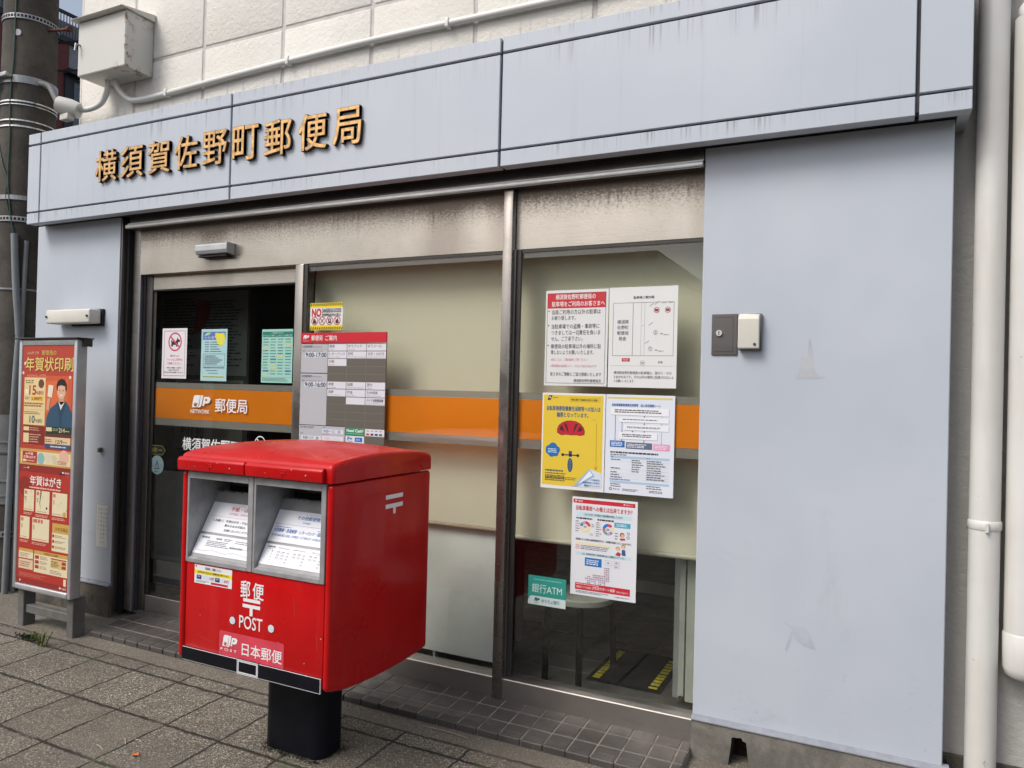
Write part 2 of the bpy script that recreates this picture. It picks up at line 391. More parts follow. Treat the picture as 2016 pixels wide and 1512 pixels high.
def thing(name, label, cat, loc, group=None):
    o = D.objects.new(name, None); COL.objects.link(o); o.location = loc; o.empty_display_size = .1
    o['label'] = label; o['category'] = cat
    if group: o['group'] = group
    return o
def tag(o, label, cat, group=None):
    o['label'] = label; o['category'] = cat
    if group: o['group'] = group
    return o

# ------------------------------------------------------------------ lettering (the program's own font data)
FC = D.curves.new('glyphs', 'FONT'); FO = D.objects.new('glyphs', FC); COL.objects.link(FO)
CACHE = {}
def glyphs(txt, bold=0.0, extrude=0.0):
    k = (txt, bold, extrude)
    if k not in CACHE:
        FC.body = txt; FC.offset = bold; FC.extrude = extrude; FC.resolution_u = 3; FC.size = 1
        dg = bpy.context.evaluated_depsgraph_get(); dg.update()
        ev = FO.evaluated_get(dg); me = ev.to_mesh()
        vs = [v.co.copy() for v in me.vertices]; fs = [list(p.vertices) for p in me.polygons]; ev.to_mesh_clear()
        x0, x1 = min(v.x for v in vs), max(v.x for v in vs); y0, y1 = min(v.y for v in vs), max(v.y for v in vs)
        CACHE[k] = (vs, fs, x0, x1, y0, y1)
    return CACHE[k]
class Print:
    """Flat printed sheet: u to the right and v downwards, both 0..1 over the sheet; ink lies in layers a fraction of a millimetre apart."""
    def __init__(s, org, eu, ev, paper=None, thick=.0012, mb=None):
        s.o, s.eu, s.ev = Vector(org), Vector(eu), Vector(ev); s.n = s.ev.cross(s.eu).normalized() * -1
        if s.n.dot(Vector((0, -1, 0)) ) < 0 and abs(s.n.y) > .2: s.n = -s.n
        s.mb = mb or MB(); s.lv = 0
        if paper is not None:
            m = paper if not isinstance(paper, str) else ink(paper)
            a = [s.p(*q, 0) for q in ((0, 0), (1, 0), (1, 1), (0, 1))]; b = [v - s.n * thick for v in a]
            s.mb.add(a + b, [(0, 1, 2, 3), (7, 6, 5, 4), (0, 4, 5, 1), (1, 5, 6, 2), (2, 6, 7, 3), (3, 7, 4, 0)], m)
    def p(s, u, v, lv): return s.o + s.eu * u + s.ev * v + s.n * (.00035 * lv)
    def m(s, c): return ink(c) if isinstance(c, str) else c
    def poly(s, pts, c, lv=1):
        s.mb.add([s.p(u, v, lv) for u, v in pts], [list(range(len(pts)))], s.m(c)); return s
    def rect(s, u0, v0, u1, v1, c, lv=1): return s.poly([(u0, v0), (u1, v0), (u1, v1), (u0, v1)], c, lv)
    def frame(s, u0, v0, u1, v1, c, w=.006, lv=1):
        a = s.eu.length / s.ev.length; h = w * a
        s.rect(u0, v0, u1, v0 + h, c, lv); s.rect(u0, v1 - h, u1, v1, c, lv); s.rect(u0, v0 + h, u0 + w, v1 - h, c, lv); s.rect(u1 - w, v0 + h, u1, v1 - h, c, lv); return s
    def disc(s, u, v, r, c, lv=1, n=28, a0=0, a1=360, r0=0.0):
        a = s.eu.length / s.ev.length
        if r0 == 0 and a1 - a0 >= 360:
            return s.poly([(u + r * math.cos(2 * math.pi * i / n), v + a * r * math.sin(2 * math.pi * i / n)) for i in range(n)], c, lv)
        k = max(2, int(n * (a1 - a0) / 360)); T = [math.radians(a0 + (a1 - a0) * i / k) for i in range(k + 1)]
        for i in range(k):
            q = [(r0, T[i]), (r, T[i]), (r, T[i + 1]), (r0, T[i + 1])]
            s.poly([(u + R * math.cos(t), v + a * R * math.sin(t)) for R, t in q], c, lv)
        return s
    def line(s, u0, v0, u1, v1, w, c, lv=1):
        a = s.eu.length / s.ev.length; dx, dy = u1 - u0, (v1 - v0) / a; L = math.hypot(dx, dy) or 1
        nx, ny = -dy / L * w / 2, dx / L * w / 2 * a
        return s.poly([(u0 + nx, v0 + ny), (u1 + nx, v1 + ny), (u1 - nx, v1 - ny), (u0 - nx, v0 - ny)], c, lv)
    def text(s, t, u0, v0, u1, v1, c, bold=0.0, lv=2):
        vs, fs, x0, x1, y0, y1 = glyphs(t)
        if bold:      # heavier strokes: the same glyphs again, shifted a hair
            du = bold * .75 * (u1 - u0) / (x1 - x0); dv = bold * .75 * (v1 - v0) / max(1e-6, y1 - y0)
            for i, (a, b) in enumerate(((-du, -dv), (du, dv), (du, -dv), (-du, dv))): s.text(t, u0 + a, v0 + b, u1 + a, v1 + b, c, 0, lv + .14 * (i + 1))
        V = [s.p(u0 + (v.x - x0) / (x1 - x0) * (u1 - u0), v1 - (v.y - y0) / max(1e-6, y1 - y0) * (v1 - v0), lv) for v in vs]
        s.mb.add(V, fs, s.m(c)); return s
    def micro(s, u0, v0, u1, v1, rows, c='6A6A6A', lv=2, fill=.5, ragged=.3):
        # unreadably small copy: short dashes of word length
        rnd = random.Random(int(u0 * 1e4 + v0 * 1e5 + rows)); h = (v1 - v0) / rows
        for r in range(rows):
            u = u0; end = u1 - rnd.random() * ragged * (u1 - u0)
            while u < end:
                w = min((.012 + rnd.random() * .05), end - u)
                s.rect(u, v0 + r * h + h * (1 - fill) / 2, u + w, v0 + r * h + h * (1 + fill) / 2, c, lv); u += w + .008
        return s
    def jp(s, u0, v0, u1, v1, fg, bgc, lv=2):
        U = lambda a: u0 + a * (u1 - u0); V = lambda b: v0 + b * (v1 - v0)
        blk = [(.16, .0), (.44, .0), (.36, .78), (.33, .90), (.26, 1.0), (.0, 1.0), (.07, .26), (.10, .08)]
        s.poly([(U(a), V(b)) for a, b in blk], fg, lv)
        hook = [(.10, .62), (.20, .62), (.20, .74), (.27, .78), (.32, .68), (.40, .0), (.48, .0), (.40, .74), (.34, .93), (.24, .96), (.13, .90), (.09, .76)]
        s.poly([(U(a), V(b)) for a, b in hook[:5]], bgc, lv + 1); s.poly([(U(a), V(b)) for a, b in ((.09, .76), (.10, .70), (.20, .74), (.27, .78), (.24, .96), (.13, .90))], bgc, lv + 1.4)
        jst = [(.46, .0), (.60, .0), (.52, .78), (.45, .97), (.33, 1.0), (.30, .98), (.40, .84)]
        s.poly([(U(a), V(b)) for a, b in jst], fg, lv + 2)
        s.poly([(U(a), V(b)) for a, b in ((.66, .12), (.90, .10), (1.0, .26), (.96, .52), (.84, .66), (.62, .66), (.645, .44), (.80, .44), (.82, .30), (.66, .30))], fg, lv + 2)
        s.poly([(U(a), V(b)) for a, b in ((.64, .12), (.74, .12), (.66, .86), (.56, .86))], fg, lv + 3); return s
    def build(s, name, parent=None, **k): return s.mb.build(name, parent, **k)
def sheet(x0, x1, z1, z0, y, paper=None, thick=.0012):
    return Print((x0, y, z1), (x1 - x0, 0, 0), (0, 0, z0 - z1), paper, thick)

# ================================================================== SETTING
def slope(y): return -.03 * (2.78 - y)
mb = MB()
mb.add([(-30, -2.3, slope(-2.3)), (14, -2.3, slope(-2.3)), (14, 3.4, slope(3.4)), (-30, 3.4, slope(3.4))], [(0, 1, 2, 3)], M['paving'])
mb.build('pavement', kind='structure')
MB().box(-30, 14, -2.45, -2.3, -.4, slope(-2.3), M['plinth'], .012).build('kerb', kind='structure')
MB().add([(-300, -300, -.30), (300, -300, -.30), (300, 300, -.30), (-300, 300, -.30)], [(0, 1, 2, 3)], M['asphalt']).build('road', kind='structure')
MB().add([(-60, 3.4, .018), (-5.02, 3.4, .018), (-5.02, 60, .018), (-60, 60, .018)], [(0, 1, 2, 3)], M['asphalt']).build('alley', kind='structure')

# sloping tiled apron in front of door and window
mb = MB(); S_AP = .075
def ap(y): return .028 + (y - 2.778) * S_AP
mb.prism([(2.786, -.05), (2.786, ap(2.786) - .0025), (3.16, ap(3.16) - .0025), (3.16, -.05)], -3.985, -.641, 'x', M['grout'])
xs = [-1.98 + .1001 * k for k in range(-20, 15)]
rows = [(2.778, 2.874), (2.880, 2.974), (2.980, 3.06), (3.06, 3.14)]
rt = random.Random(3)
for i, x in enumerate(xs):
    for r, (y0, y1) in enumerate(rows):
        a, b = max(x + .003, -3.984), min(x + .0965, -.642)
        if b - a < .012 or (r == 3 and b > -2.80): continue
        h = rt.uniform(-.0008, .0008)
        z0, z1 = ap(y0) + h, ap(y1) + h; zb = -.04 if r == 0 else z0 - .012
        mb.prism([(y0, zb), (y0, z0 - .003), (y0 + .004, z0), (y1, z1), (y1, z1 - .014 if r else -.04)], a, b, 'x', M['tile'], .0018, 1)
        if r == 0:
            for q in range(4):
                yy = y0 + .012 + q * .010; mb.box(a + .006, b - .006, yy, yy + .0045, ap(yy) - .004, ap(yy) + h + .0016, M['tile'], .0006)
mb.build('tiled_apron', kind='structure')

# ================================================================== POST OFFICE BUILDING
B = thing('post_office', 'white and grey post office front with glass door, wide windows and pale blue cladding', 'building', (-2.35, 3.1, 0))
# upper wall of rough white blocks
mb = MB(); mb.box(-4.80, .60, 3.184, 7.5, 2.95, 5.2, M['mortar'])
vx = [-4.81, -4.275, -3.665, -3.04, -2.425, -1.80, -1.18, -.56, .06, .62]; hz = [2.95, 3.458, 4.14, 4.82, 5.2]
for a, b in zip(vx, vx[1:]):
    for c, d in zip(hz, hz[1:]): mb.box(a + .010, b - .010, 3.178, 3.2, c + .010, d - .010, M['stucco'], .007, 3)
mb.box(-4.815, -4.80, 3.178, 7.5, 2.95, 5.2, M['stucco'])
mb.build('upper_wall', B)
# grey rendered wall at the right, with dark foot
mb = MB(); mb.box(.16, 1.6, 3.165, 7.5, .172, 5.2, M['stucco_grey']); mb.box(.16, 1.6, 3.155, 7.5, -.1, .172, M['plinth_dark'], .004); mb.build('side_wall', B)
MB().box(-4.98, -4.79, 3.09, 7.5, -.1, 3.0, M['stucco_grey']).build('corner_wall', B)
# band
seams_x = [-4.93, -4.805, -3.150, -1.520, .109, .273]
mb = MB(); g = .0065
for i, (a, b) in enumerate(zip(seams_x, seams_x[1:])):
    a2 = a + (g if i else 0); b2 = b - (g if i < 4 else 0)
    for (c, d) in ((2.439, 2.506), (2.516, 2.937), (2.949, 3.015)):
        mb.box(a2, b2, 2.926, 2.985 if c < 2.45 else 2.955, c, d, M['band'], .0022)
mb.build('sign_band', B)
MB().box(-4.922, .265, 2.942, 3.18, 2.455, 3.004, M['seam']).build('band_backing', B)
mb = MB(); mb.box(.236, .272, 2.99, 3.16, 2.441, 2.453, M['band']); mb.box(-4.922, .235, 2.99, 3.03, 2.449, 2.4545, M['black']); mb.build('soffit', B)
# cladding panels
MB().box(-.640, .232, 3.040, 3.10, .166, 2.449, M['panel'], .003).build('cladding_panel', B, label='wide pale blue panel right of the window')
mb = MB(); mb.box(-4.99, -4.176, 3.040, 3.046, .212, 2.449, M['panel'], .002); mb.box(-4.99, -4.172, 3.0465, 3.088, .212, 2.447, M['panel_edge']); mb.build('cladding_panel', B, label='narrow pale blue panel left of the door')
# plinths
def arch_hole(xc, w, ztop, zbot):
    pts = [(xc - w, zbot)] + [(xc + w * math.cos(math.pi - math.pi * i / 8), ztop - w + w * math.sin(math.pi * i / 8)) for i in range(9)] + [(xc + w, zbot)]
    return pts
mb = MB(); H = arch_hole(-.456, .030, .124, -.06)
H = [(x + random.uniform(-.007, .007) + (x + .456) * max(0, (.09 - z)) * 3.0, z + random.uniform(-.004, .004)) for x, z in H]
top = [(-.640, .156), (.252, .156)]
poly = [(-.640, -.08), (-.640, .156), (.252, .156), (.252, -.08)]
n = len(H)
L_ = [(-.640, -.08), (-.640, .156)]; R_ = [(.252, .156), (.252, -.08)]
fy = 3.018
vs = [(x, fy, z) for x, z in H] + [(-.640, fy, -.08), (-.640, fy, .156), (-.456, fy, .156), (.252, fy, .156), (.252, fy, -.08)]
mid = n // 2
fs = [[n, 0] + [], ]
fs = [[n, n + 1, n + 2] + list(range(mid, -1, -1)), [n + 2, n + 3, n + 4] + list(range(n - 1, mid - 1, -1))]
mb.add(vs, fs, M['plinth'])
mb.add([(x, fy, z) for x, z in H] + [(x * .9 - .0456, fy + .10, z) for x, z in H], [(i, i + 1, n + i + 1, n + i) for i in range(n - 1)], M['plinth_dark'])
mb.add([(x * .9 - .0456, fy + .10, z) for x, z in H], [list(range(n))], simple('rust_hole', (.03, .012, .006), .9, 0, .7, 40))
mb.add([(-.640, fy, -.08), (-.640, fy, .156), (-.640, 3.16, .156), (-.640, 3.16, -.08)], [(0, 1, 2, 3)], M['plinth'])
mb.add([(.252, fy, -.08), (.252, fy, .156), (.252, 3.16, .156), (.252, 3.16, -.08)], [(0, 1, 2, 3)], M['plinth'])
mb.add([(-.640, fy, .156), (.252, fy, .156), (.252, 3.10, .156), (-.640, 3.10, .156)], [(0, 1, 2, 3)], M['plinth'])
mb.build('plinth', B)
MB().prism([(3.012, .157), (3.012, .161), (3.036, .172), (3.06, .172), (3.06, .157)], -.641, .253, 'x', M['ledge']).build('plinth_ledge', B)
mb = MB(); mb.box(-4.99, -4.165, 3.022, 3.12, -.08, .196, M['plinth_dark'], .005, 2); mb.prism([(3.016, .196), (3.016, .201), (3.036, .211), (3.06, .211), (3.06, .196)], -4.99, -4.166, 'x', M['ledge']); mb.build('plinth', B)
# left reveal with dark slot, frame members
mb = MB(); mb.box(-4.171, -4.163, 3.046, 3.10, .03, 2.447, M['steel_dark']); mb.box(-4.163, -4.14, 3.075, 3.16, .03, 2.447, M['black'])
mb.box(-4.138, -4.070, 3.105, 3.165, .045, 2.40, M['steel'], .003); mb.box(-4.069, -4.052, 3.128, 3.165, .045, 2.10, M['seam'])
mb.box(-4.070, -4.058, 3.098, 3.104, .045, 2.38, M['panel_edge']); mb.box(-4.050, -3.998, 3.135, 3.175, .045, 2.10, M['steel_dark'], .002)
mb.build('door_jamb', B)
# shutter rail
mb = MB(); mb.box(-4.10, -.645, 3.046, 3.07, 2.402, 2.470, M['steel_dark']); mb.box(-4.10, -.645, 3.030, 3.0455, 2.3955, 2.402, M['steel'])
mb.box(-4.112, -.646, 3.022, 3.09, 2.374, 2.3945, M['alu_bright'], .003, 2); mb.box(-4.11, -.648, 3.027, 3.088, 2.370, 2.3735, M['steel_dark']); mb.build('shutter_rail', B)
# steel fascia
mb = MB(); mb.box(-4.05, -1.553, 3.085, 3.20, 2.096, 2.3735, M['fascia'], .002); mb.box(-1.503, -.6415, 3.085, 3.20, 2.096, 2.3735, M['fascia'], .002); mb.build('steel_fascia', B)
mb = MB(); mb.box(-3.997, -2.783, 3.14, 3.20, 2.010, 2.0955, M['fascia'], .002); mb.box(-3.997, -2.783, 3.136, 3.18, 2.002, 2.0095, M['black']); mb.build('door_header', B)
# mullions
MB().box(-1.552, -1.504, 3.045, 3.112, .035, 2.369, M['steel_mid'], .004, 2).build('mullion', B)
MB().box(-2.812, -2.757, 3.078, 3.168, .035, 2.0955, M['steel_mid'], .004, 2).build('mullion', B)
# window panes, sills, beads, stripes
def window(x0, x1, nm):
    w = thing_part('window', B)
    mb = MB(); mb.prism([(3.050, .044), (3.050, .138), (3.054, .1415), (3.085, .144), (3.13, .144), (3.13, .044)], x0, x1, 'x', M['steel']); mb.build('sill', w)
    MB().box(x0 + .001, x1 - .001, 3.091, 3.097, .145, 2.095, M['glass']).build('glass', w)
    mb = MB(); (mb.box(x0, x0 + .024, 3.0845, 3.0905, .145, 2.0945, M['bead'], .001) if nm == 'left' else (mb.box(x0, x0 + .032, 3.078, 3.0905, .145, 2.0945, M['bead'], .002), mb.box(x0, x0 + .010, 3.068, 3.0775, .145, 2.0945, M['steel_dark'])))
    mb.box(x0 + .033, x1, 3.084, 3.0905, 2.082, 2.0945, M['bead']); mb.build('glazing_bead', w)
    for (z0, z1, m, nme) in ((1.2285, 1.409, 'film_orange', 'orange_stripe'), (1.410, 1.442, 'film_grey', 'grey_stripe'), (1.186, 1.2275, 'film_grey', 'grey_stripe')):
        MB().add([(x0 + .001, 3.0985, z0), (x1 - .001, 3.0985, z0), (x1 - .001, 3.0985, z1), (x0 + .001, 3.0985, z1)], [(0, 1, 2, 3)], M[m]).build(nme, w)
def thing_part(name, parent):
    o = D.objects.new(name, None); COL.objects.link(o); o.parent = parent; o.matrix_parent_inverse = Matrix.Translation(parent.location).inverted(); o.empty_display_size = .1
    return o
window(-2.756, -1.553, 'left'); window(-1.503, -.6415, 'right')
# sliding door
dr = thing_part('sliding_door', B)
MB().box(-3.997, -2.783, 3.142, 3.178, .050, .146, M['steel'], .002).build('bottom_rail', dr)
MB().box(-3.997, -2.783, 3.150, 3.156, .147, 2.0015, M['glass']).build('glass', dr)
MB().box(-3.996, -3.972, 3.146, 3.1495, .147, 2.0, M['bead']).build('door_edge', dr)
for (z0, z1, m, nme) in ((1.2285, 1.4115, 'film_orange', 'orange_stripe'), (1.4125, 1.446, 'film_grey', 'grey_stripe'), (1.186, 1.2275, 'film_grey', 'grey_stripe')):
    MB().add([(-3.971, 3.1575, z0), (-2.784, 3.1575, z0), (-2.784, 3.1575, z1), (-3.971, 3.1575, z1)], [(0, 1, 2, 3)], M[m]).build(nme, dr)
P = sheet(-4.0, -2.8, 2.0, .15, 3.1495)
fu = lambda x: (x + 4.0) / 1.2
fv = lambda z: (2.0 - z) / 1.85
wv = M['film_white']
P.jp(fu(-3.645), fv(1.375), fu(-3.492), fv(1.303), wv, ink('9A5408'), 1)
P.text('NETWORK', fu(-3.655), fv(1.291), fu(-3.500), fv(1.268), wv, .012, 1)
P.build('logo', dr); P = sheet(-4.0, -2.8, 2.0, .15, 3.1495)
P.text('郵便局', fu(-3.455), fv(1.360), fu(-3.205), fv(1.280), wv, .012, 1)
P.build('lettering', dr); P = sheet(-4.0, -2.8, 2.0, .15, 3.1495)
P.text('横須賀佐野町郵便局', fu(-3.715), fv(1.122), fu(-3.020), fv(1.047), wv, .014, 1)
P.build('lettering', dr); P = sheet(-4.0, -2.8, 2.0, .15, 3.1495)
P.disc(fu(-3.10), fv(1.118), .034, wv, 1, 36, 0, 360.1, .029); P.line(fu(-3.128), fv(1.146), fu(-3.072), fv(1.09), .006, wv, 1)
P.build('no_entry_mark', dr)
# interior
mb = MB(); mb.box(-4.97, .16, 3.13, 7.4, .030, .046, M['grout'])
for i in range(22):
    for j in range(12):
        a = -4.1 + i * .18; b = 3.18 + j * .18; mb.box(a, a + .174, b, b + .174, .040, .0485, M['tile_floor'], .001)
mb.build('interior_floor', B)
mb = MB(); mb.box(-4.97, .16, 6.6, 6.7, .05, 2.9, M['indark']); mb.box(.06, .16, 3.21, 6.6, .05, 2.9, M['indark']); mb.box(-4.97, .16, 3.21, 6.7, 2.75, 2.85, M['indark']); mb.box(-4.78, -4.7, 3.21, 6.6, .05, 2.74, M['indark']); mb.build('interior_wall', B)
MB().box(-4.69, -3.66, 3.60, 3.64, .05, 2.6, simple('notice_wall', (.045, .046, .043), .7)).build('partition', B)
MB().box(-4.47, -3.68, 3.575, 3.5975, .06, .84, simple('pale_lower_board', (.72, .76, .74), .6)).build('partition_board', B)
mb = MB(); mb.box(-.766, -.740, 3.315, 3.35, .118, 2.3, M['alu_pale'], .002); mb.box(-.733, -.640, 3.31, 3.36, .10, 2.3, M['alu_pale'], .002); mb.box(-.800, -.770, 3.36, 3.39, .09, 2.3, M['alu'], .002); mb.build('inner_jamb', B)
mb = MB(); mb.box(-1.9, -.1, 4.9, 5.3, .05, .42, M['indark']); mb.box(-1.9, -.1, 4.88, 5.3, .42, .46, M['alu']); mb.box(-1.9, -.1, 4.89, 4.90, .12, .20, M['alu']); mb.build('counter', B)

# ================================================================== THINGS ON THE FRONT
# gilded sign lettering
sg = thing('building_sign', 'gilded raised characters with dark edges across the grey band above the door', 'sign', (-3.25, 2.926, 2.62))
rects = [(-4.235, -4.049), (-4.012, -3.820), (-3.777, -3.598), (-3.557, -3.382), (-3.339, -3.160), (-3.115, -2.935), (-2.889, -2.710), (-2.660, -2.480), (-2.439, -2.269)]
for ch, (a, b) in zip('横須賀佐野町郵便局', rects):
    mb = MB(); z0, z1 = 2.634, 2.816
    vs, fs, x0, x1, y0, y1 = glyphs(ch, 0.0, .02)
    zz = [v.z for v in vs]; zm = min(zz); zr = max(zz) - zm
    for i, (dx, dz) in enumerate(((-.0030, -.0030), (.0030, .0030), (.0030, -.0030), (-.0030, .0030), (0, 0))):
        mb.add([(a + (v.x - x0) / (x1 - x0) * (b - a) + dx, 2.9257 - (.0190 - .00013 * i) * (v.z - zm) / zr - .00007 * i, z0 + (v.y - y0) / (y1 - y0) * (z1 - z0) + dz) for v in vs], fs, M['brass_dark'])
    vs, fs, x0b, x1b, y0b, y1b = glyphs(ch)
    kx = (b - a) / (x1 - x0); kz = (z1 - z0) / (y1 - y0)
    for i, (dx, dz) in enumerate(((0, 0), (-.0011, -.0011), (.0011, .0011), (.0011, -.0011), (-.0011, .0011))):
        mb.add([(a + (v.x - x0) * kx + dx, 2.9062 - .0001 * i, z0 + (v.y - y0) * kz + dz) for v in vs], fs, M['brass'])
    mb.build('sign_letter', sg)

# electrical cabinet
E_ = thing('electrical_cabinet', 'white steel cabinet with rusty edges high on the white wall', 'cabinet', (-4.33, 3.178, 3.33))
MB().box(-4.548, -4.105, 2.985, 3.175, 3.350, 3.690, M['rusty'], .004, 2).build('cabinet_body', E_)
MB().prism([(2.945, 3.692), (2.94, 3.697), (3.176, 3.737), (3.176, 3.692)], -4.575, -4.09, 'x', M['rusty'], .002, 1).build('roof_plate', E_)
mb = MB(); mb.box(-4.546, -4.11, 2.9825, 2.9845, 3.356, 3.684, M['rusty']); mb.tube([(-4.53, 2.982, 3.545), (-4.53, 2.955, 3.545), (-4.53, 2.950, 3.500)], .007, M['galv'], 8); mb.build('door', E_)
# conduits
def arc(pts, n=8):
    out = []
    P_ = [Vector(p) for p in pts]
    for i in range(len(P_) - 1):
        p0, p1, p2, p3 = P_[max(i - 1, 0)], P_[i], P_[i + 1], P_[min(i + 2, len(P_) - 1)]
        for k in range(n):
            t = k / n; out.append(.5 * ((2 * p1) + (p2 - p0) * t + (2 * p0 - 5 * p1 + 4 * p2 - p3) * t * t + (3 * p1 - p0 - 3 * p2 + p3) * t ** 3))
    return out + [P_[-1]]
c1 = arc([(-4.372, 3.11, 3.40), (-4.368, 3.11, 3.35), (-4.34, 3.125, 3.285), (-4.27, 3.145, 3.225), (-4.17, 3.153, 3.214), (-4.0, 3.155, 3.216), (-3.2, 3.155, 3.244), (-2.4, 3.155, 3.262), (-1.3, 3.155, 3.258), (.5, 3.155, 3.262)])
mb = MB(); mb.tube(c1, .018, M['white_pvc'], 12)
for x in (-3.95, -2.98, -1.95, -1.2): 
    z = min(c1, key=lambda p: abs(p.x - x)).z; mb.box(x, x + .02, 3.132, 3.178, z - .024, z + .022, M['white_pvc'], .004, 2)
tag(mb.build('conduit_pipe'), 'long white conduit running along the upper wall from the cabinet', 'conduit')
c2 = arc([(-4.420, 3.10, 3.40), (-4.422, 3.10, 3.36), (-4.432, 3.105, 3.30), (-4.49, 3.11, 3.225), (-4.60, 3.10, 3.195), (-4.72, 3.06, 3.19)])
tag(MB().tube(c2, .017, M['white_pvc'], 12).build('conduit_pipe'), 'short curved white conduit dropping from the cabinet to the cable head', 'conduit')
hd = thing('junction_fitting', 'white rusty cable entry fitting above the left end of the grey band', 'cable fitting', (-4.73, 3.03, 3.17))
MB().tube([(-4.76, 3.0, 3.215), (-4.70, 3.04, 3.195), (-4.655, 3.07, 3.180)], [.052, .058, .05], M['rusty'], 14).build('head_cap', hd)
MB().box(-4.745, -4.665, 3.0, 3.05, 3.110, 3.150, M['cream_plastic'], .006, 2).build('clamp', hd)
tag(MB().tube(arc([(-5.16, 3.13, 3.46), (-5.0, 3.09, 3.40), (-4.84, 3.03, 3.285), (-4.755, 3.0, 3.215)]), .021, M['cable_grey'], 12).build('service_cable'), 'thick grey sheathed cable from the pole to the white cable head', 'cable')

# wall lamp
L = thing('wall_lamp', 'long cream box lamp on the pale blue panel above the poster stand', 'lamp', (-4.46, 3.04, 1.84))
MB().box(-4.735, -4.31, 2.945, 3.025, 1.797, 1.884, M['cream_plastic'], .010, 3).build('lamp_cover', L)
MB().box(-4.60, -4.296, 3.0255, 3.04, 1.786, 1.890, M['black'], .003).build('back_plate', L)
for x in (-4.722, -4.328): MB().tube([(x, 2.938, 1.84), (x, 2.95, 1.84)], .007, M['black'], 10).build('screw', L)
# latch + vertical sticker
lt = MB(); lt.box(-4.307, -4.279, 3.018, 3.04, 1.005, 1.034, M['steel_dark'], .003); lt.box(-4.300, -4.287, 3.010, 3.018, 1.012, 1.027, M['rusty'], .002)
tag(lt.build('wall_hook'), 'small rusty catch fixed on the narrow panel beside the door', 'catch')
P = sheet(-4.327, -4.207, .690, .415, 3.0388, 'D6D8D4'); P.frame(.03, .012, .97, .988, '6C7078', .02)
for i, t in enumerate(['新聞配達の方へ', 'いつもご苦労様です', '新聞は番頭の窓口に', '置いて下さい']):
    for k, ch in enumerate(t): P.text(ch, .80 - i * .20, .10 + k * .092, .89 - i * .20, .145 + k * .092, '3C3C40', 0, 1)
tag(P.build('notice_sticker'), 'narrow white sticker with vertical writing low on the panel beside the door', 'sticker')
# door sensor
ds = thing('door_sensor', 'small grey sensor box on the stained steel fascia above the door', 'sensor', (-3.4, 3.085, 2.20))
MB().prism([(3.032, 2.180), (3.024, 2.200), (3.024, 2.232), (3.036, 2.240), (3.0845, 2.240), (3.0845, 2.172)], -3.515, -3.265, 'x', M['alu'], .004, 2).build('sensor_body', ds)
MB().box(-3.500, -3.28, 3.036, 3.08, 2.1645, 2.1715, M['black']).build('lens', ds)
# key plate, socket cover
kp = thing('key_plate', 'square dark steel plate with a keyhole on the wide pale blue panel', 'key plate', (-.546, 3.04, 1.69))
mb = MB(); mb.box(-.597, -.4965, 3.033, 3.0395, 1.612, 1.775, M['steel_dark'], .0015)
for a in ((-.585, -.510, 1.7615, 1.763), (-.585, -.510, 1.6265, 1.628)): mb.box(a[0], a[1], 3.0322, 3.0329, a[2], a[3], M['seam'])
mb.box(-.5145, -.5132, 3.0322, 3.0329, 1.63, 1.76, M['seam']); mb.build('plate', kp)
mb = MB(); mb.tube([(-.567, 3.024, 1.699), (-.567, 3.033, 1.699)], .012, M['alu_bright'], 20); mb.box(-.5685, -.5655, 3.0232, 3.0238, 1.691, 1.707, M['black']); mb.build('keyhole', kp)
sk = thing('socket_cover', 'pale grey hinged socket cover next to the dark key plate', 'socket cover', (-.45, 3.04, 1.70))
MB().box(-.490, -.4035, 3.020, 3.0395, 1.630, 1.7735, M['steel_dark'], .004, 2).build('back_box', sk)
MB().prism([(3.0195, 1.634), (2.998, 1.636), (2.996, 1.750), (3.004, 1.768), (3.0195, 1.771)], -.490, -.410, 'x', M['cream_plastic'], .004, 2).build('lid', sk)
MB().tube([(-.426, 2.995, 1.652), (-.426, 2.999, 1.652)], .0055, M['seam'], 14).build('screw', sk)
# peeled paint and smudge on the panel (part of the building)
pe = [(-.2335, 1.676), (-.226, 1.668), (-.219, 1.615), (-.216, 1.565), (-.205, 1.545), (-.190, 1.530), (-.178, 1.536), (-.176, 1.529), (-.195, 1.5235), (-.274, 1.5215), (-.279, 1.528), (-.268, 1.545), (-.262, 1.580), (-.261, 1.602), (-.256, 1.601), (-.254, 1.618), (-.250, 1.603), (-.239, 1.603), (-.235, 1.640)]
mb = MB(); mb.add([(x, 3.0394, z) for x, z in pe], [list(range(len(pe)))], M['stain']); mb.build('peeled_patch', B)
lf = [(-.300, .590), (-.270, .578), (-.255, .581), (-.230, .582), (-.208, .560), (-.186, .502), (-.232, .512), (-.258, .530), (-.268, .548), (-.290, .478), (-.297, .487), (-.276, .553), (-.272, .570), (-.298, .585)]
mb = MB(); mb.add([(x, 3.0394, z) for x, z in lf], [list(range(len(lf)))], M['leafstain']); mb.build('leaf_stain', B)

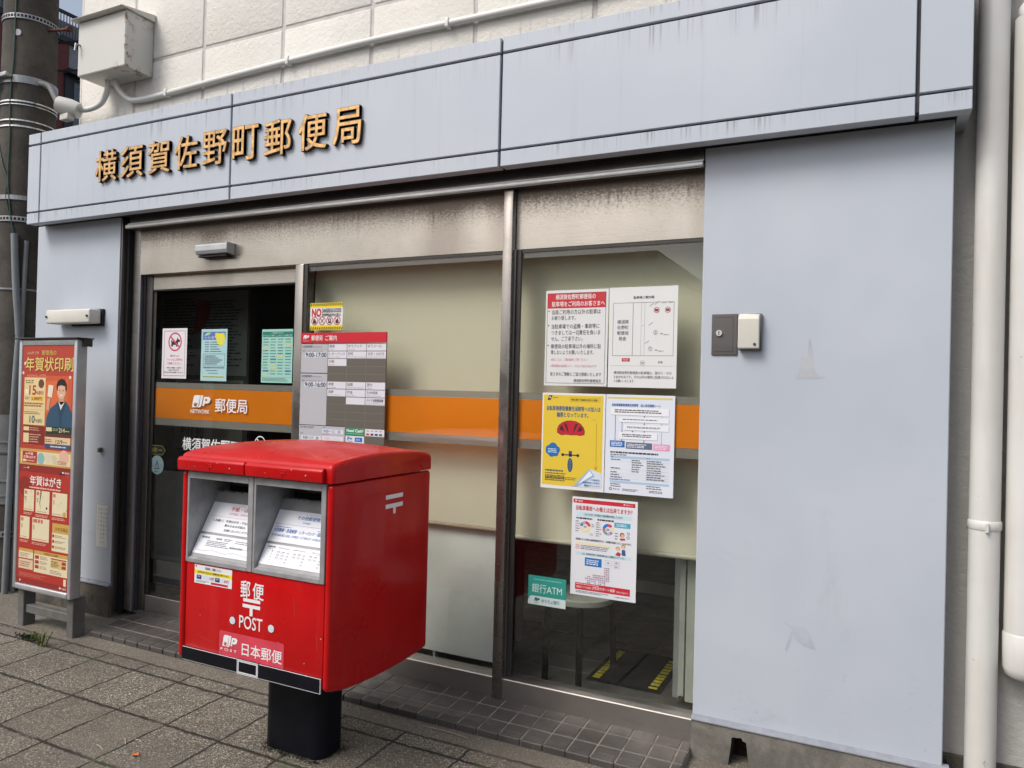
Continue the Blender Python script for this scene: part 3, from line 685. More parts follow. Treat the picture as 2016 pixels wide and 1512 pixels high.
# down pipes
dp = thing('downpipe', 'fat off-white downpipe beside the wide pale blue panel', 'drainpipe', (.352, 3.10, 0))
MB().tube([(.350, 3.10, -.05), (.352, 3.10, 5.0)], .0485, M['pipe'], 28).build('pipe', dp)
MB().tube([(.351, 3.10, 1.003), (.351, 3.10, 1.008), (.351, 3.10, 1.032), (.351, 3.10, 1.037)], [.049, .0525, .0525, .049], M['pipe'], 28).build('bracket', dp)
MB().box(.347, .357, 3.036, 3.052, .999, 1.034, M['pipe'], .002).build('clasp', dp)
ds2 = thing('cable_duct', 'second off-white pipe with a rounded closed end at the right edge', 'pipe', (.472, 3.10, .5))
MB().tube([(.472, 3.10, .64), (.472, 3.10, 2.79)], .060, M['pipe'], 28).build('pipe', ds2)
MB().tube([(.472, 3.10, .500), (.472, 3.10, .503), (.472, 3.10, .515), (.472, 3.10, .54), (.472, 3.10, .655), (.472, 3.10, .66)], [.02, .04, .055, .0625, .0635, .060], M['pipe'], 28).build('end_cap', ds2)
MB().tube([(.472, 3.10, 2.79), (.472, 3.10, 2.80), (.45, 3.12, 2.84)], [.061, .05, .03], M['pipe'], 20).build('top_cap', ds2)

# ================================================================== SHEETS ON THE GLASS
YG = 3.0888; YD = 3.1478
RED, BLK, WHT = 'C8202C', '26262A', 'E6E7E8'
p = sheet(-1.347, -1.052, 1.903, 1.477, YG, 'DCDDDC')
p.frame(.025, .03, .965, .975, '3A3A3C', .006); p.rect(.03, .034, .96, .19, 'C22B36', 1)
p.text('横須賀佐野町郵便局の', .16, .045, .80, .098, 'F0E8E6', .012); p.text('駐車場をご利用のお客さまへ', .10, .118, .945, .172, 'F0E8E6', .012)
for t, a, b, y0, y1 in (('当局ご利用の方以外の駐車は', .10, .885, .205, .255), ('お断り致します。', .10, .49, .268, .315), ('当駐車場での盗難・事故等に', .10, .87, .355, .405), ('つきましては一切責任を負いま', .10, .885, .42, .47), ('せん。ご了承下さい。', .10, .61, .485, .535), ('郵便局の駐車場以外の場所に駐', .10, .90, .565, .613), ('車しないようお願いいたします。', .10, .79, .628, .675), ('皆さまのご理解とご協力感謝いたします', .10, .915, .858, .898), ('横須賀佐野町郵便局長', .48, .915, .928, .963)):
    p.text(t, a, y0, b, y1, '37373A')
p.text('※詳しくは、ご案内図をご覧ください', .10, .712, .70, .742, 'D98A9C'); p.text('※郵便局の駐車スペースは２台分のみです', .10, .778, .84, .808, 'D98A9C')
for v in (.212, .362, .572): p.rect(.045, v, .063, v + .014, BLK, 2)
tag(p.build('paper_notice'), 'white parking notice with red heading and black lines of text', 'notice', 'sheets on the right window')

p = sheet(-1.047, -.749, 1.905, 1.475, YG, 'DFE0DF')
p.text('駐車場ご案内図', .36, .092, .66, .118, '333336', .012)
p.frame(.06, .155, .95, .685, '55555A', .005); p.rect(.355, .155, .361, .685, '55555A'); p.rect(.478, .155, .482, .685, '9A9A9E'); p.rect(.528, .155, .532, .685, '9A9A9E'); p.rect(.48, .385, .53, .388, '9A9A9E')
for i, t in enumerate(('横須賀', '佐野町', '郵便局')): p.text(t, .125, .325 + i * .056, .295, .365 + i * .056, '4A4A4E')
p.text('局舎', .15, .493, .265, .533, '4A4A4E')
for n_, u, v in (('②', .69, .455), ('①', .62, .615)): p.text(n_, u - .03, v - .022, u + .03, v + .022, '4A4A4E'); p.line(u + .065, v + .012, u + .11, v + .014, .012, 'B24A55'); p.micro(u + .12, v + .015, u + .2, v + .03, 1, '8A8A8C')
for u, v in ((.70, .235), (.86, .235)):
    p.disc(u, v, .042, 'B93A48', 1); p.disc(u, v, .034, 'DFE0DF', 2); p.rect(u - .025, v - .012, u + .025, v + .012, '4A3A3E', 3); p.line(u - .024, v - .022, u + .024, v + .022, .008, 'B93A48', 4)
for u, v, a in ((.63, .18, -.03), (.70, .165, -.03), (.81, .165, 0), (.90, .165, 0), (.62, .37, -.03), (.57, .55, -.03)): p.line(u - .03, v - a / 2, u + .03, v + a / 2, .012, 'A8A8AA')
p.rect(.205, .708, .325, .742, 'C22B36'); p.text('POST', .23, .716, .30, .735, 'E8D0D0', .01)
p.disc(.51, .755, .034, '4A4A4E', 1, 24, 0, 360.1, .030); p.rect(.49, .75, .53, .76, '6A6A6E'); p.text('歩道', .735, .735, .80, .758, '4A4A4E'); p.rect(.03, .783, .97, .785, '8A8A8E')
p.text('横須賀佐野町郵便局の駐車場は、図の①・②の', .09, .838, .93, .868, '44444A'); p.text('２台分のみです。それ以外の場所に駐車されないよ', .09, .880, .965, .910, '44444A'); p.text('うお願いいたします', .09, .922, .39, .95, '44444A')
tag(p.build('paper_notice'), 'white sheet with a black outline map of the parking spaces', 'notice', 'sheets on the right window')

p = sheet(-1.352, -1.054, 1.444, 1.018, YG, 'E4E5E6')
p.rect(.02, .02, .965, .965, 'E2C33C', 1)
p.poly([(.08, .075), (.11, .025), (.165, .025), (.13, .078)], '3A3A44', 2); p.disc(.125, .047, .015, 'C8C8C0', 3); p.text('神奈川県', .17, .042, .25, .056, '4A4630')
p.frame(.44, .045, .915, .085, '8C7A30', .003, 2); p.text('神奈川県内で自転車を利用する皆様へ', .46, .055, .895, .077, '3A3624', .01)
p.text('自転車損害賠償責任保険等への加入は', .075, .135, .925, .185, '1E5A8C', .02); p.text('義務となっています。', .24, .20, .74, .25, '1E5A8C', .02)
hel = [(.25, .415), (.25, .375), (.275, .335), (.33, .305), (.40, .287), (.47, .283), (.55, .289), (.62, .312), (.67, .35), (.69, .39), (.685, .425), (.62, .438), (.55, .432), (.47, .436), (.40, .432), (.32, .44)]
p.poly(hel, '3A2026', 2); p.poly([(.47 + (u - .47) * .95, .36 + (v - .36) * .93) for u, v in hel], 'BE1E32', 3)
for sx in (-1, 1):
    q = lambda a: .47 + sx * a
    p.poly([(q(.035), .415), (q(.06), .33), (q(.09), .312), (q(.11), .318), (q(.075), .37)], '4A2028', 4); p.poly([(q(.10), .40), (q(.14), .335), (q(.175), .355), (q(.18), .385)], '4A2028', 4)
p.rect(.445, .60, .495, .66, '3A4A66', 2); p.rect(.35, .635, .59, .648, '4A4A50', 2); p.disc(.35, .642, .022, '2E2E34', 3); p.disc(.59, .642, .022, '2E2E34', 3)
wh = [(.47 + .042 * math.cos(t * .5236), .745 + .075 * math.sin(t * .5236)) for t in range(12)]; p.poly(wh, '2A4668', 2); p.poly([(.47 + (u - .47) * .5, .745 + (v - .745) * .8) for u, v in wh], '6E8AA6', 3); p.poly([(.47 + (u - .47) * .25, .745 + (v - .745) * .72) for u, v in wh], '2A4668', 4)
for i, (u, v, r) in enumerate(((.13, .59, .06), (.19, .57, .07), (.25, .595, .055), (.17, .63, .06), (.23, .63, .05), (.12, .61, .05))): p.disc(u, v, r, '1F6FB0', 2 + .13 * i)
p.micro(.11, .58, .27, .63, 3, 'D0E0F0', 3)
p.line(.80, .265, .855, .27, .004, '9A8A3C'); p.line(.87, .30, .875, .76, .004, '9A8A3C'); p.line(.85, .745, .873, .775, .006, '6A5E2C', 2); p.line(.895, .745, .873, .775, .006, '6A5E2C', 2)
p.micro(.07, .80, .36, .825, 1, '4A5A64', 2, .7, 0); p.micro(.07, .83, .42, .925, 4, '6A6440', 2, .5, .2); p.micro(.07, .87, .62, .905, 2, '6A6440', 2)
p.poly([(.60, .965), (.78, .77), (.965, .81), (.965, .965)], 'D2DCE8', 3); p.poly([(.52, .965), (.78, .77), (.86, .845), (.62, .955)], '9CB4D0', 4); p.poly([(.60, .94), (.78, .79), (.83, .835)], 'E6ECF2', 5)
for i, (t, a) in enumerate((('ご自身の', .80), ('保険等加入状況は', .68), ('裏面をチェック→', .70))): p.text(t, a, .872 + i * .03, .94, .892 + i * .03, '2A66A8', .012, 6)
tag(p.build('safety_poster'), 'yellow poster with a red cycle helmet and blue heading', 'poster', 'sheets on the right window')

p = sheet(-1.051, -.751, 1.444, 1.018, YG, 'DDE2EC')
p.rect(.02, .025, .965, .042, 'DCC860'); p.text('自転車損害賠償責任保険等　加入状況確認シート', .09, .09, .80, .118, '2468B0', .02)
for u0, v0, u1, v1 in ((.08, .13, .92, .205), (.20, .225, .92, .275), (.27, .30, .92, .355), (.20, .375, .76, .445)):
    p.rect(u0 + .004, v0 + .005, u1 + .006, v1 + .005, 'A8B0BE', 1); p.rect(u0, v0, u1, v1, 'ECEDF2', 2); p.micro(u0 + .05, v0 + .015, u1 - .04, v1 - .02, 2 if v1 - v0 > .052 else 1, '55585E', 3, .55, .25)
for u, v0, v1, c in ((.145, .205, .46, '3E64A0'), (.245, .275, .375, '3E64A0'), (.57, .205, .225, '4A5068'), (.57, .275, .30, '4A5068'), (.57, .355, .375, '4A5068'), (.57, .445, .475, '4A5068'), (.40, .355, .375, '4A5068'), (.82, .205, .48, 'A8A2BC'), (.245, .445, .468, '3E64A0')): p.rect(u - .004, v0, u + .004, v1, c, 1); p.poly([(u - .012, v1 - .012), (u + .012, v1 - .012), (u, v1)], c, 2)
p.rect(.07, .465, .29, .53, '1F6CB4', 2); p.rect(.31, .475, .69, .54, '646C84', 2); p.rect(.71, .48, .94, .545, 'E59AC0', 2)
for a in ((.09, .475, .27, .52), (.33, .487, .66, .53), (.73, .492, .92, .535)): p.micro(*a, 3, 'E8ECF4', 3, .5, .3)
p.micro(.08, .572, .78, .592, 1, '34343A', 2, .8, 0); p.micro(.08, .60, .32, .612, 1, '55565C', 2, .7, 0)
p.rect(.08, .617, .94, .64, 'A9C4DC'); p.micro(.09, .623, .14, .634, 1, '3A4450'); p.micro(.62, .623, .66, .634, 1, '3A4450')
for i in range(9): v = .648 + i * .0225; p.micro(.62, v, .90, v + .013, 1, '505258', 2, .7, .4); p.rect(.60, v + .017, .94, v + .0185, 'B4BAC4'); (p.micro(.40, v, .57, v + .013, 1, '505258', 2, .7, .4) if i < 6 else None)
for v in (.648, .735, .775, .80, .825): p.micro(.09, v, .26, v + .013, 1, '505258', 2, .7, .5); p.rect(.08, v + .018, .94, v + .0195, 'B4BAC4')
p.micro(.08, .848, .38, .862, 1, '5A78A8', 2, .7, 0); p.rect(.08, .868, .94, .89, 'A9C4DC')
for v in (.897, .918): p.micro(.09, v, .27, v + .012, 1, '505258', 2, .7, .3); p.micro(.62, v, .84, v + .012, 1, '505258', 2, .7, .2)
p.disc(.095, .953, .022, '55585E', 1, 14, 0, 360.1, .012); p.text('神奈川県', .13, .945, .23, .962, '6A6C72'); p.micro(.27, .942, .52, .968, 2, '55585E', 2); p.micro(.66, .942, .90, .968, 2, '55585E', 2)
tag(p.build('paper_notice'), 'bluish white sheet with a flow chart and tables, right of the yellow poster', 'notice', 'sheets on the right window')

p = sheet(-1.197, -.900, .990, .562, YG, 'E0E3E8')
p.rect(.02, .022, .965, .062, 'C8283A'); p.jp(.045, .03, .085, .052, 'F0E0E0', 'C8283A'); p.text('郵便局', .10, .032, .165, .052, 'F0E0E0', .01); p.text('生活サポート', .83, .033, .93, .050, 'F0E0E0', .01); p.jp(.79, .033, .82, .05, 'F0E0E0', 'C8283A')
p.text('自転車事故への備えは出来てますか？', .065, .085, .925, .135, 'C8283A', .014)
p.rect(.07, .15, .92, .195, 'C6DFE8'); p.text('およそ６分に１件の割合で自転車事故が発生しています！', .20, .16, .78, .185, '2E3A40', .01)
p.micro(.07, .205, .32, .225, 1, '3A3A40', 2, .8, 0); p.micro(.40, .205, .65, .225, 1, '3A3A40', 2, .8, 0)
for (u, v), segs in (((.215, .30), ((-90, -10, 'D24A56'), (-10, 185, 'E8DCB0'), (185, 225, '4A7EC0'), (225, 270, 'C8A0C0'))), ((.565, .305), ((-90, -40, 'D24A56'), (-40, 30, 'E8DCB0'), (30, 60, '5A9CC0'), (60, 100, 'D8A0C4'), (100, 150, '6AA890'), (150, 190, 'D46A70'), (190, 270, '2A7AC8')))):
    for a0, a1, c in segs: p.disc(u, v, .085, c, 1, 40, a0, a1, .042)
    p.micro(u - .025, v - .012, u + .03, v + .012, 2, '3A5A90', 2)
for a in ((.06, .235, .13, .36), (.31, .26, .37, .30), (.29, .36, .35, .385), (.38, .235, .47, .39), (.66, .24, .70, .26), (.67, .32, .72, .40)): p.micro(*a, max(2, int((a[3] - a[1]) / .022)), '8A8A90', 2, .4, .4)
p.rect(.66, .225, .90, .275, '4AA6C4'); p.micro(.68, .235, .88, .265, 2, 'D8EEF4', 2)
p.disc(.78, .345, .035, '8A4A3A', 1); p.disc(.785, .35, .024, 'E0B8A0', 2); p.poly([(.74, .38), (.83, .375), (.82, .395), (.76, .40)], 'B83A44', 2)
for u, v in ((.87, .365), (.87, .325)): p.disc(u, v, .022, '5A6A5A', 1, 16, 0, 360.1, .014)
p.text('被害者になった場合は損害賠償責任が生じ、賠償額が高額になることもあります。', .07, .418, .92, .44, '2E2E34', .008)
p.rect(.07, .463, .62, .483, 'EADFB4')
for i in range(3): v = .488 + i * .016; p.micro(.07, v, .13, v + .01, 1, 'D88A90', 2, .8, 0); p.micro(.15, v, .60, v + .01, 1, '6A6A70', 2, .7, .15)
p.disc(.72, .485, .032, 'C89A50', 1); p.disc(.80, .46, .032, 'C89A50', 1); p.disc(.72, .492, .022, 'E6C4AC', 2); p.disc(.80, .467, .022, 'E6C4AC', 2); p.poly([(.68, .55), (.72, .515), (.77, .53), (.75, .56)], 'B83A44', 2); p.poly([(.78, .49), (.83, .49), (.84, .55), (.78, .545)], '3A5A90', 2)
p.rect(.07, .558, .92, .59, 'C6DFE8'); p.text('では、自転車利用者へ自転車保険の加入が義務化されています。', .17, .565, .83, .585, '2E3A40', .006)
p.rect(.22, .61, .48, .695, '2272BC'); p.micro(.245, .625, .45, .682, 3, 'D8E6F4', 2, .55, .15)
p.frame(.53, .615, .64, .665, 'A8AEB8', .004); p.frame(.67, .615, .75, .645, 'A0A0A8', .004); p.frame(.67, .655, .75, .685, 'A0A0A8', .004); p.micro(.69, .622, .73, .638, 1); p.micro(.685, .662, .735, .678, 1); p.micro(.56, .63, .61, .65, 1, '5A7AB0')
rr = random.Random(5)
for r in range(9):
    for c in range(13):
        u, v = .23 + c * .029, .69 + r * .021
        keep = (r < 4 and c > 9) or (r in (4, 5, 6) and (c > 3 or (r > 4 and rr.random() < .5))) or (r > 6 and 1 < c < 11 and rr.random() < .75) or (c == 1 and r > 5)
        if keep: p.rect(u, v, u + .023, v + .014, rr.choice(('C8A0AC', 'B48A9C', 'A4AED0', 'D0B4BC')), 1); p.rect(u + .006, v + .005, u + .017, v + .009, '7A5A70', 2)
p.rect(.075, .875, .915, .945, 'C8283A'); p.micro(.09, .882, .44, .892, 1, 'F0D0D4', 2, .7, 0); p.text('郵便局オリジナル商品の', .10, .905, .33, .928, 'F4E4E4', .01); p.text('JP生活サポート保険', .345, .895, .69, .932, 'F4E4E4', .016); p.text('で備えが可能です！', .705, .908, .89, .928, 'F4E4E4')
p.micro(.09, .953, .62, .978, 2, '7A7A80', 2, .5, .3); p.micro(.69, .965, .90, .975, 1, '6A6A70', 2, .6, 0)
tag(p.build('safety_poster'), 'white poster with red heading, two ring charts and red bottom bar, hung lowest', 'poster', 'sheets on the right window')

p = sheet(-1.400, -1.217, .6185, .4885, YG, '2E9A8C')
p.micro(.14, .10, .88, .15, 1, '8ACCC0', 2, .7, 0); p.text('銀行ATM', .10, .27, .90, .58, 'D8F0EC', 0); p.poly([(.0, 1.0), (.0, .88), (.05, .73), (.09, .70), (1, .70), (1, 1)], 'D4E4E2', 1)
p.jp(.17, .75, .32, .88, '1E6E68', 'D4E4E2'); p.micro(.17, .91, .31, .94, 1, '4A8A84', 2); p.text('ゆうちょ銀行', .37, .77, .84, .90, '2A6E6A', .006)
tag(p.build('window_sticker'), 'small teal bank sticker low on the right window beside the stool', 'sticker')

p = sheet(-2.706, -2.490, 1.885, 1.7415, 3.083, 'E2E3E2')
p.rect(0, 0, 1, .18, 'E6D020', 1); p.rect(0, .82, 1, 1, 'E6D020', 1)
for i in range(15):
    u = .005 + i * .068
    for v0, v1 in ((.015, .115), (.885, .985)): p.poly([(u + .03, v0), (min(u + .064, 1), v0), (min(u + .034, .995), v1), (u, v1)], '26241E', 2)
p.text('NO', .06, .22, .34, .50, 'C41E24', .05); p.text('DANGEROUS GOODS', .37, .21, .95, .36, '26262A', .03); p.text('危険物品持込禁止', .37, .385, .95, .50, '26262A', .015)
for i in range(4):
    u, v = .15 + i * .228, .66
    p.disc(u, v, .105, 'A82A34', 2, 30, 0, 360.1, .085)
    if i == 0: p.poly([(u - .05, v + .10), (u - .06, v), (u - .01, v - .10), (u + .02, v - .04), (u + .05, v + .02), (u + .04, v + .10)], '1E1E22', 2)
    if i == 1: p.line(u - .05, v - .08, u + .05, v + .08, .02, '1E1E22', 2); p.line(u + .05, v - .08, u - .05, v + .08, .02, '1E1E22', 2)
    if i == 2: p.rect(u - .045, v - .08, u + .045, v + .09, '1E1E22', 2); p.rect(u - .025, v - .05, u + .025, v + .03, 'C8C8C8', 3)
    if i == 3: p.disc(u, v + .03, .05, '1E1E22', 2); p.line(u + .01, v - .02, u + .03, v - .10, .02, '1E1E22', 2)
    p.line(u - .065, v - .095, u + .065, v + .095, .016, 'A82A34', 4)
tag(p.build('warning_sticker'), 'yellow striped sticker forbidding dangerous goods above the information board', 'sticker')

# information board
def make_mesh_cell():
    t = NT('dotted_backing'); v = t.n.new('ShaderNodeTexVoronoi'); v.inputs['Randomness'].default_value = 0; v.inputs['Scale'].default_value = 130
    mp = t.n.new('ShaderNodeMapping'); mp.inputs['Rotation'].default_value = (0, math.radians(45), 0); t.link(t.tc.outputs['Object'], mp.inputs[0]); t.link(mp.outputs[0], v.inputs['Vector'])
    return t.done(t.mix(t.ramp(v.outputs['Distance'], .30, .42), (.36, .34, .27), (.115, .105, .085)), .6)
MCELL = make_mesh_cell()
p = sheet(-2.752, -2.203, 1.725, 1.150, 3.0742, None)
IB = thing('information_board', 'red topped board of opening hours and services on the left window', 'information board', (-2.48, 3.0888, 1.15))
MB().box(-2.752, -2.204, 3.0744, 3.0815, 1.152, 1.672, simple('board_backing', (.16, .15, .125), .6)).build('backing', IB)
p.rect(.0, .985, 1.0, 1.0, '2A2426', 1)
hb = sheet(-2.752, -2.202, 1.7265, 1.674, 3.069, 'C6182C', .009); hb.jp(.03, .22, .105, .62, 'F2E6E6', 'C6182C'); hb.text('P O S T', .035, .76, .10, .86, 'F2E6E6', .005); hb.text('郵便局', .13, .26, .265, .78, 'F2E6E6', .012); hb.text('ご案内', .30, .26, .435, .78, 'F2E6E6', .012)
hb.build('header', IB)
for v0, v1 in ((.098, .362), (.37, .838)):
    p.rect(.0, v0, .325, v1, 'B7B8BD', 1); p.text('お取扱時間', .012, v0 + .013, .135, v0 + .036, '4A4A50', .006); p.text('Service Hours', .145, v0 + .02, .26, v0 + .034, '6A6A70'); p.rect(.01, v0 + .047, .31, v0 + .049, '9A9AA0', 2)
    p.text('平日', .012, v0 + .056, .056, v0 + .076, '4A4A50'); p.micro(.07, v0 + .06, .29, v0 + .072, 1, '85858A', 2, .5, .1)
    p.rect(.05, v0 + .074, .318, v0 + .126, 'D2D6DE', 2)
    p.text('9:00-17:00' if v0 < .2 else '9:00-16:00', .058, v0 + .080, .310, v0 + .120, '1E2238', .02, 3)
p.rect(.0, .363, .325, .369, '1E1C1E', 1); p.rect(.0, .839, .55, .843, '1E1C1E', 1)
cells = {(0, 0): ('郵便', 'Mail'), (0, 1): ('ゆうパック', 'Parcels'), (0, 2): ('ゆうメール', ''), (1, 0): ('レターパック', 'Letter Pack'), (1, 1): ('EMS', 'International Express Mail Service'), (1, 2): ('切手・はがき', 'Postage Stamps / Postcards'), (2, 0): ('印紙', 'Stamps'), (5, 0): ('振替', 'Transfer'), (5, 1): ('国債', 'Government Bonds'), (5, 2): ('貸付', 'Loans'), (6, 0): ('為替', 'Money Orders'), (6, 1): ('貯金', 'Savings'), (6, 2): ('生命保険', 'Life Insurance'), (7, 1): ('', ''), (7, 2): ('バイク自賠責保険', 'Compulsory Automobile Liability Insurance')}
for r in range(11):
    for c in range(3):
        u0, v0 = .332 + c * .2235, .0985 + r * .0683; u1, v1 = u0 + .217, v0 + .0615
        if (r, c) in cells:
            a, b = cells[(r, c)]; p.rect(u0, v0, u1, v1, 'DADBE2', 1)
            if a: p.text(a, u0 + .012, v0 + .008, u0 + .012 + min(.19, .031 * len(a) * (.62 if a == 'EMS' else 1)), v0 + .036, '3A3A40', .01 if len(a) > 7 else 0)
            if b: p.text(b, u0 + .012, v0 + .045, u0 + .012 + min(.195, .0115 * len(b)), v0 + .054, '77777E')
        else: p.rect(u0, v0, u1, v1, MCELL, 1)
p.rect(.0, .844, .55, .984, 'B7B8BD', 1); p.text('ATM', .012, .852, .085, .872, '3A3A40', .006); p.text('お取扱時間', .095, .853, .18, .866, '55555A'); p.rect(.10, .872, .16, .874, '85858A', 2)
p.text('平日', .012, .912, .05, .926, '55555A'); p.rect(.03, .938, .27, .978, 'DADBE2', 2); p.text('9:00～17：30', .05, .945, .24, .970, '2A2E44', .006, 3)
p.text('土曜', .285, .850, .315, .860, '5A5AA0'); p.rect(.285, .872, .535, .908, 'DADBE2', 2); p.text('9:00～12：30', .30, .877, .50, .902, '4A6AA8', .006, 3); p.text('日曜・休日', .285, .914, .36, .924, 'C07A86'); p.rect(.285, .932, .535, .974, 'DADBE2', 2); p.text('お取扱いしません', .30, .94, .50, .966, 'E2B8C4', 0, 3)
p.rect(.562, .850, .775, .912, '1E8A5A', 1); p.text('Need Cash?', .575, .858, .765, .884, 'E8F4EE', .03); p.text('International ATM Service', .575, .893, .76, .903, 'D0E8DC')
p.rect(.785, .850, 1.0, .912, 'DADBE2', 1)
for i, c in enumerate(('C03A3A', '3A3440', '2A3A70', '55555A')): p.rect(.80 + i * .048, .888, .832 + i * .048, .905, c, 2); p.rect(.803 + i * .048, .862, .828 + i * .048, .870, '8A8A92', 2)
p.rect(.562, .918, .775, .980, 'DADBE2', 1); p.text('P+', .585, .926, .64, .962, '2A7AB8', .03); p.text('ay-easy', .60, .965, .64, .974, '2A7AB8', .01); p.rect(.67, .93, .755, .968, '2F6FB8', 2); p.micro(.685, .94, .74, .958, 2, 'A8C8E8', 3)
p.rect(.785, .918, 1.0, .980, MCELL, 1)
p.build('service_sheet', IB)

# papers on the door
p = sheet(-3.912, -3.700, 1.773, 1.471, YD, 'E3DEE0')
p.frame(.08, .05, .93, .95, '77747C', .012); p.disc(.52, .27, .27, 'C2476A', 1, 36, 0, 360.1, .225)
dog = [(.36, .36), (.38, .30), (.36, .26), (.40, .22), (.41, .26), (.56, .255), (.60, .22), (.62, .175), (.645, .215), (.72, .235), (.73, .265), (.65, .275), (.64, .31), (.62, .32), (.62, .365), (.56, .365), (.57, .33), (.45, .33), (.43, .365)]
p.poly(dog, '221E24', 2); p.line(.34, .165, .70, .375, .05, 'C2476A', 4)
for t, a, b, v in (('局内への', .34, .70, .525), ('ペットのご同伴は', .20, .84, .60), ('ご遠慮ください。', .20, .80, .675)): p.text(t, a, v, b, v + .048, 'CC5C80')
for t, a, b, v in (('盲導犬・聴導犬・介護犬は', .22, .80, .775), ('ご同伴いただけます。', .28, .72, .82), ('皆さまのご協力をお願いいたします。', .12, .88, .865)): p.text(t, a, v, b, v + .026, '2A2A30', .012)
tag(p.build('paper_notice'), 'white sheet with a black dog in a pink prohibition ring, on the door', 'notice', 'sheets on the door')
p = sheet(-3.580, -3.372, 1.764, 1.461, YD, 'A9CFD2')
p.rect(.06, .05, .93, .205, '5A74B4', 1); p.poly([(.10, .13), (.22, .07), (.38, .065), (.28, .115)], 'B4D88A', 2); p.text('お仕事', .13, .14, .50, .185, 'D0D8F0'); p.text('募集', .52, .075, .92, .175, 'E8E040', .03); p.disc(.75, .20, .17, 'E0DC50', 2); p.rect(.58, .19, .92, .21, 'E0DC50', 3)
for i in range(5): p.micro(.15, .24 + i * .045, .30, .262 + i * .045, 1, '3A4A50', 2, .6, 0); p.micro(.36, .24 + i * .045, .85, .262 + i * .045, 1, '3A4A50', 2, .6, .5)
p.frame(.09, .475, .93, .715, '4A5A60', .01); p.micro(.15, .50, .85, .69, 5, '5A6A70', 2, .5, .4); p.micro(.10, .73, .92, .76, 1, '4A5A60', 2, .6, 0); p.micro(.2, .785, .8, .81, 1, '5A6A70'); p.micro(.3, .84, .7, .86, 1, '5A6A70')
p.rect(.08, .895, .92, .945, 'C8DCA8'); p.micro(.10, .91, .90, .932, 1, '5A6A40', 2, .8, 0)
tag(p.build('paper_notice'), 'pale blue recruiting sheet with blue heading on the middle of the door', 'notice', 'sheets on the door')
p = sheet(-3.105, -2.880, 1.757, 1.459, YD, '9CCFC2')
p.rect(.02, .045, 1, .145, '1F7A68'); p.text('ご存知ですか？', .32, .055, .70, .088, 'C8E8DC'); p.text('ゆうちょＡＴＭは、こんなカードも使えます', .04, .10, .98, .135, 'C8E8DC', .006)
rr = random.Random(9)
for r in range(13):
    for c in range(4):
        u, v = .05 + c * .24, .17 + r * .054; k = rr.random()
        if k < .15: p.rect(u, v, u + .19, v + .03, rr.choice(('2A8A9A', '3A6AA0', 'C8C47A')), 1)
        else: p.micro(u, v + .004, u + .19, v + .026, 1, rr.choice(('4A6A66', '2A4A48', '6A8A84')), 2, .7, .25)
p.rect(.02, .895, 1, .897, '2A6A5A'); p.micro(.04, .905, .96, .975, 3, '4A6A66', 2, .4, .2)
tag(p.build('paper_notice'), 'green sheet full of small card logos at the door edge', 'notice', 'sheets on the door')
p = sheet(-4.0, -3.855, 1.062, 1.004, YD, None); ar = [(0, 0), (.80, 0), (1, .5), (.80, 1), (0, 1)]
p.mb.add([p.p(u, v, 0) for u, v in ar], [list(range(5))], ink('8A8050')); p.poly([(.03, .08), (.79, .08), (.95, .5), (.79, .92), (.03, .92)], '26301E', 1); p.text('自動', .10, .25, .50, .75, 'A89A4A', .01); p.line(.58, .5, .78, .5, .05, '8A8A80', 2)
tag(p.build('door_sticker'), 'dark green arrow sticker at the left edge of the door glass', 'sticker')
p = sheet(-3.985, -3.870, 1.000, .885, YD, None); p.mb.add([p.p(.5 + .5 * math.cos(t * math.pi / 16), .5 + .5 * math.sin(t * math.pi / 16), 0) for t in range(32)], [list(range(32))], ink('A4C2C2'))
p.poly([(.5, .24), (.70, .72), (.30, .72)], '26343A', 1); p.poly([(.5, .33), (.64, .68), (.36, .68)], 'A4C2C2', 2); p.rect(.48, .40, .52, .57, '26343A', 3); p.disc(.5, .625, .028, '26343A', 3); p.text('自動ドア', .32, .80, .68, .90, '3A4A50', .01); p.text('注意', .08, .48, .26, .62, 'C07A80'); p.text('注意', .74, .48, .92, .62, 'C07A80')
tag(p.build('door_sticker'), 'round pale sticker with a warning triangle below the arrow sticker', 'sticker')

# inside, behind the glass
bl = thing('roller_blind', 'wide cream roller blind behind the left window', 'blind', (-2.13, 3.28, .79), 'cream blinds')
MB().box(-2.80, -1.555, 3.225, 3.2266, .783, 2.30, M['blind']).build('fabric', bl)
MB().tube([(-2.80, 3.226, .772), (-1.555, 3.226, .772)], .011, simple('blind_rail', (.33, .25, .18), .5), 10).build('bottom_rail', bl)
bl = thing('roller_blind', 'cream roller blind behind the window with the posters', 'blind', (-1.07, 3.28, .77), 'cream blinds')
MB().box(-1.535, -.645, 3.225, 3.2266, .765, 2.30, M['blind']).build('fabric', bl)
MB().tube([(-1.535, 3.226, .753), (-.645, 3.226, .753)], .012, simple('blind_rail', (.48, .45, .36), .5), 10).build('bottom_rail', bl)
bd = thing('screen_board', 'grey white board standing under the left blind', 'board', (-2.1, 3.21, .05))
MB().box(-2.72, -1.625, 3.25, 3.265, .122, .80, M['board'], .002).build('panel', bd)
for x in (-2.5, -2.0): MB().box(x, x + .018, 3.255, 3.285, .049, .124, M['alu'], .002).build('foot', bd)
st = thing('stool', 'round stool with black tube legs behind the right window', 'stool', (-1.27, 3.42, .0485))
MB().tube([(-1.27, 3.42, .445), (-1.27, 3.42, .452), (-1.27, 3.42, .474), (-1.27, 3.42, .480)], [.150, .165, .165, .152], M['seat'], 32).build('seat', st)
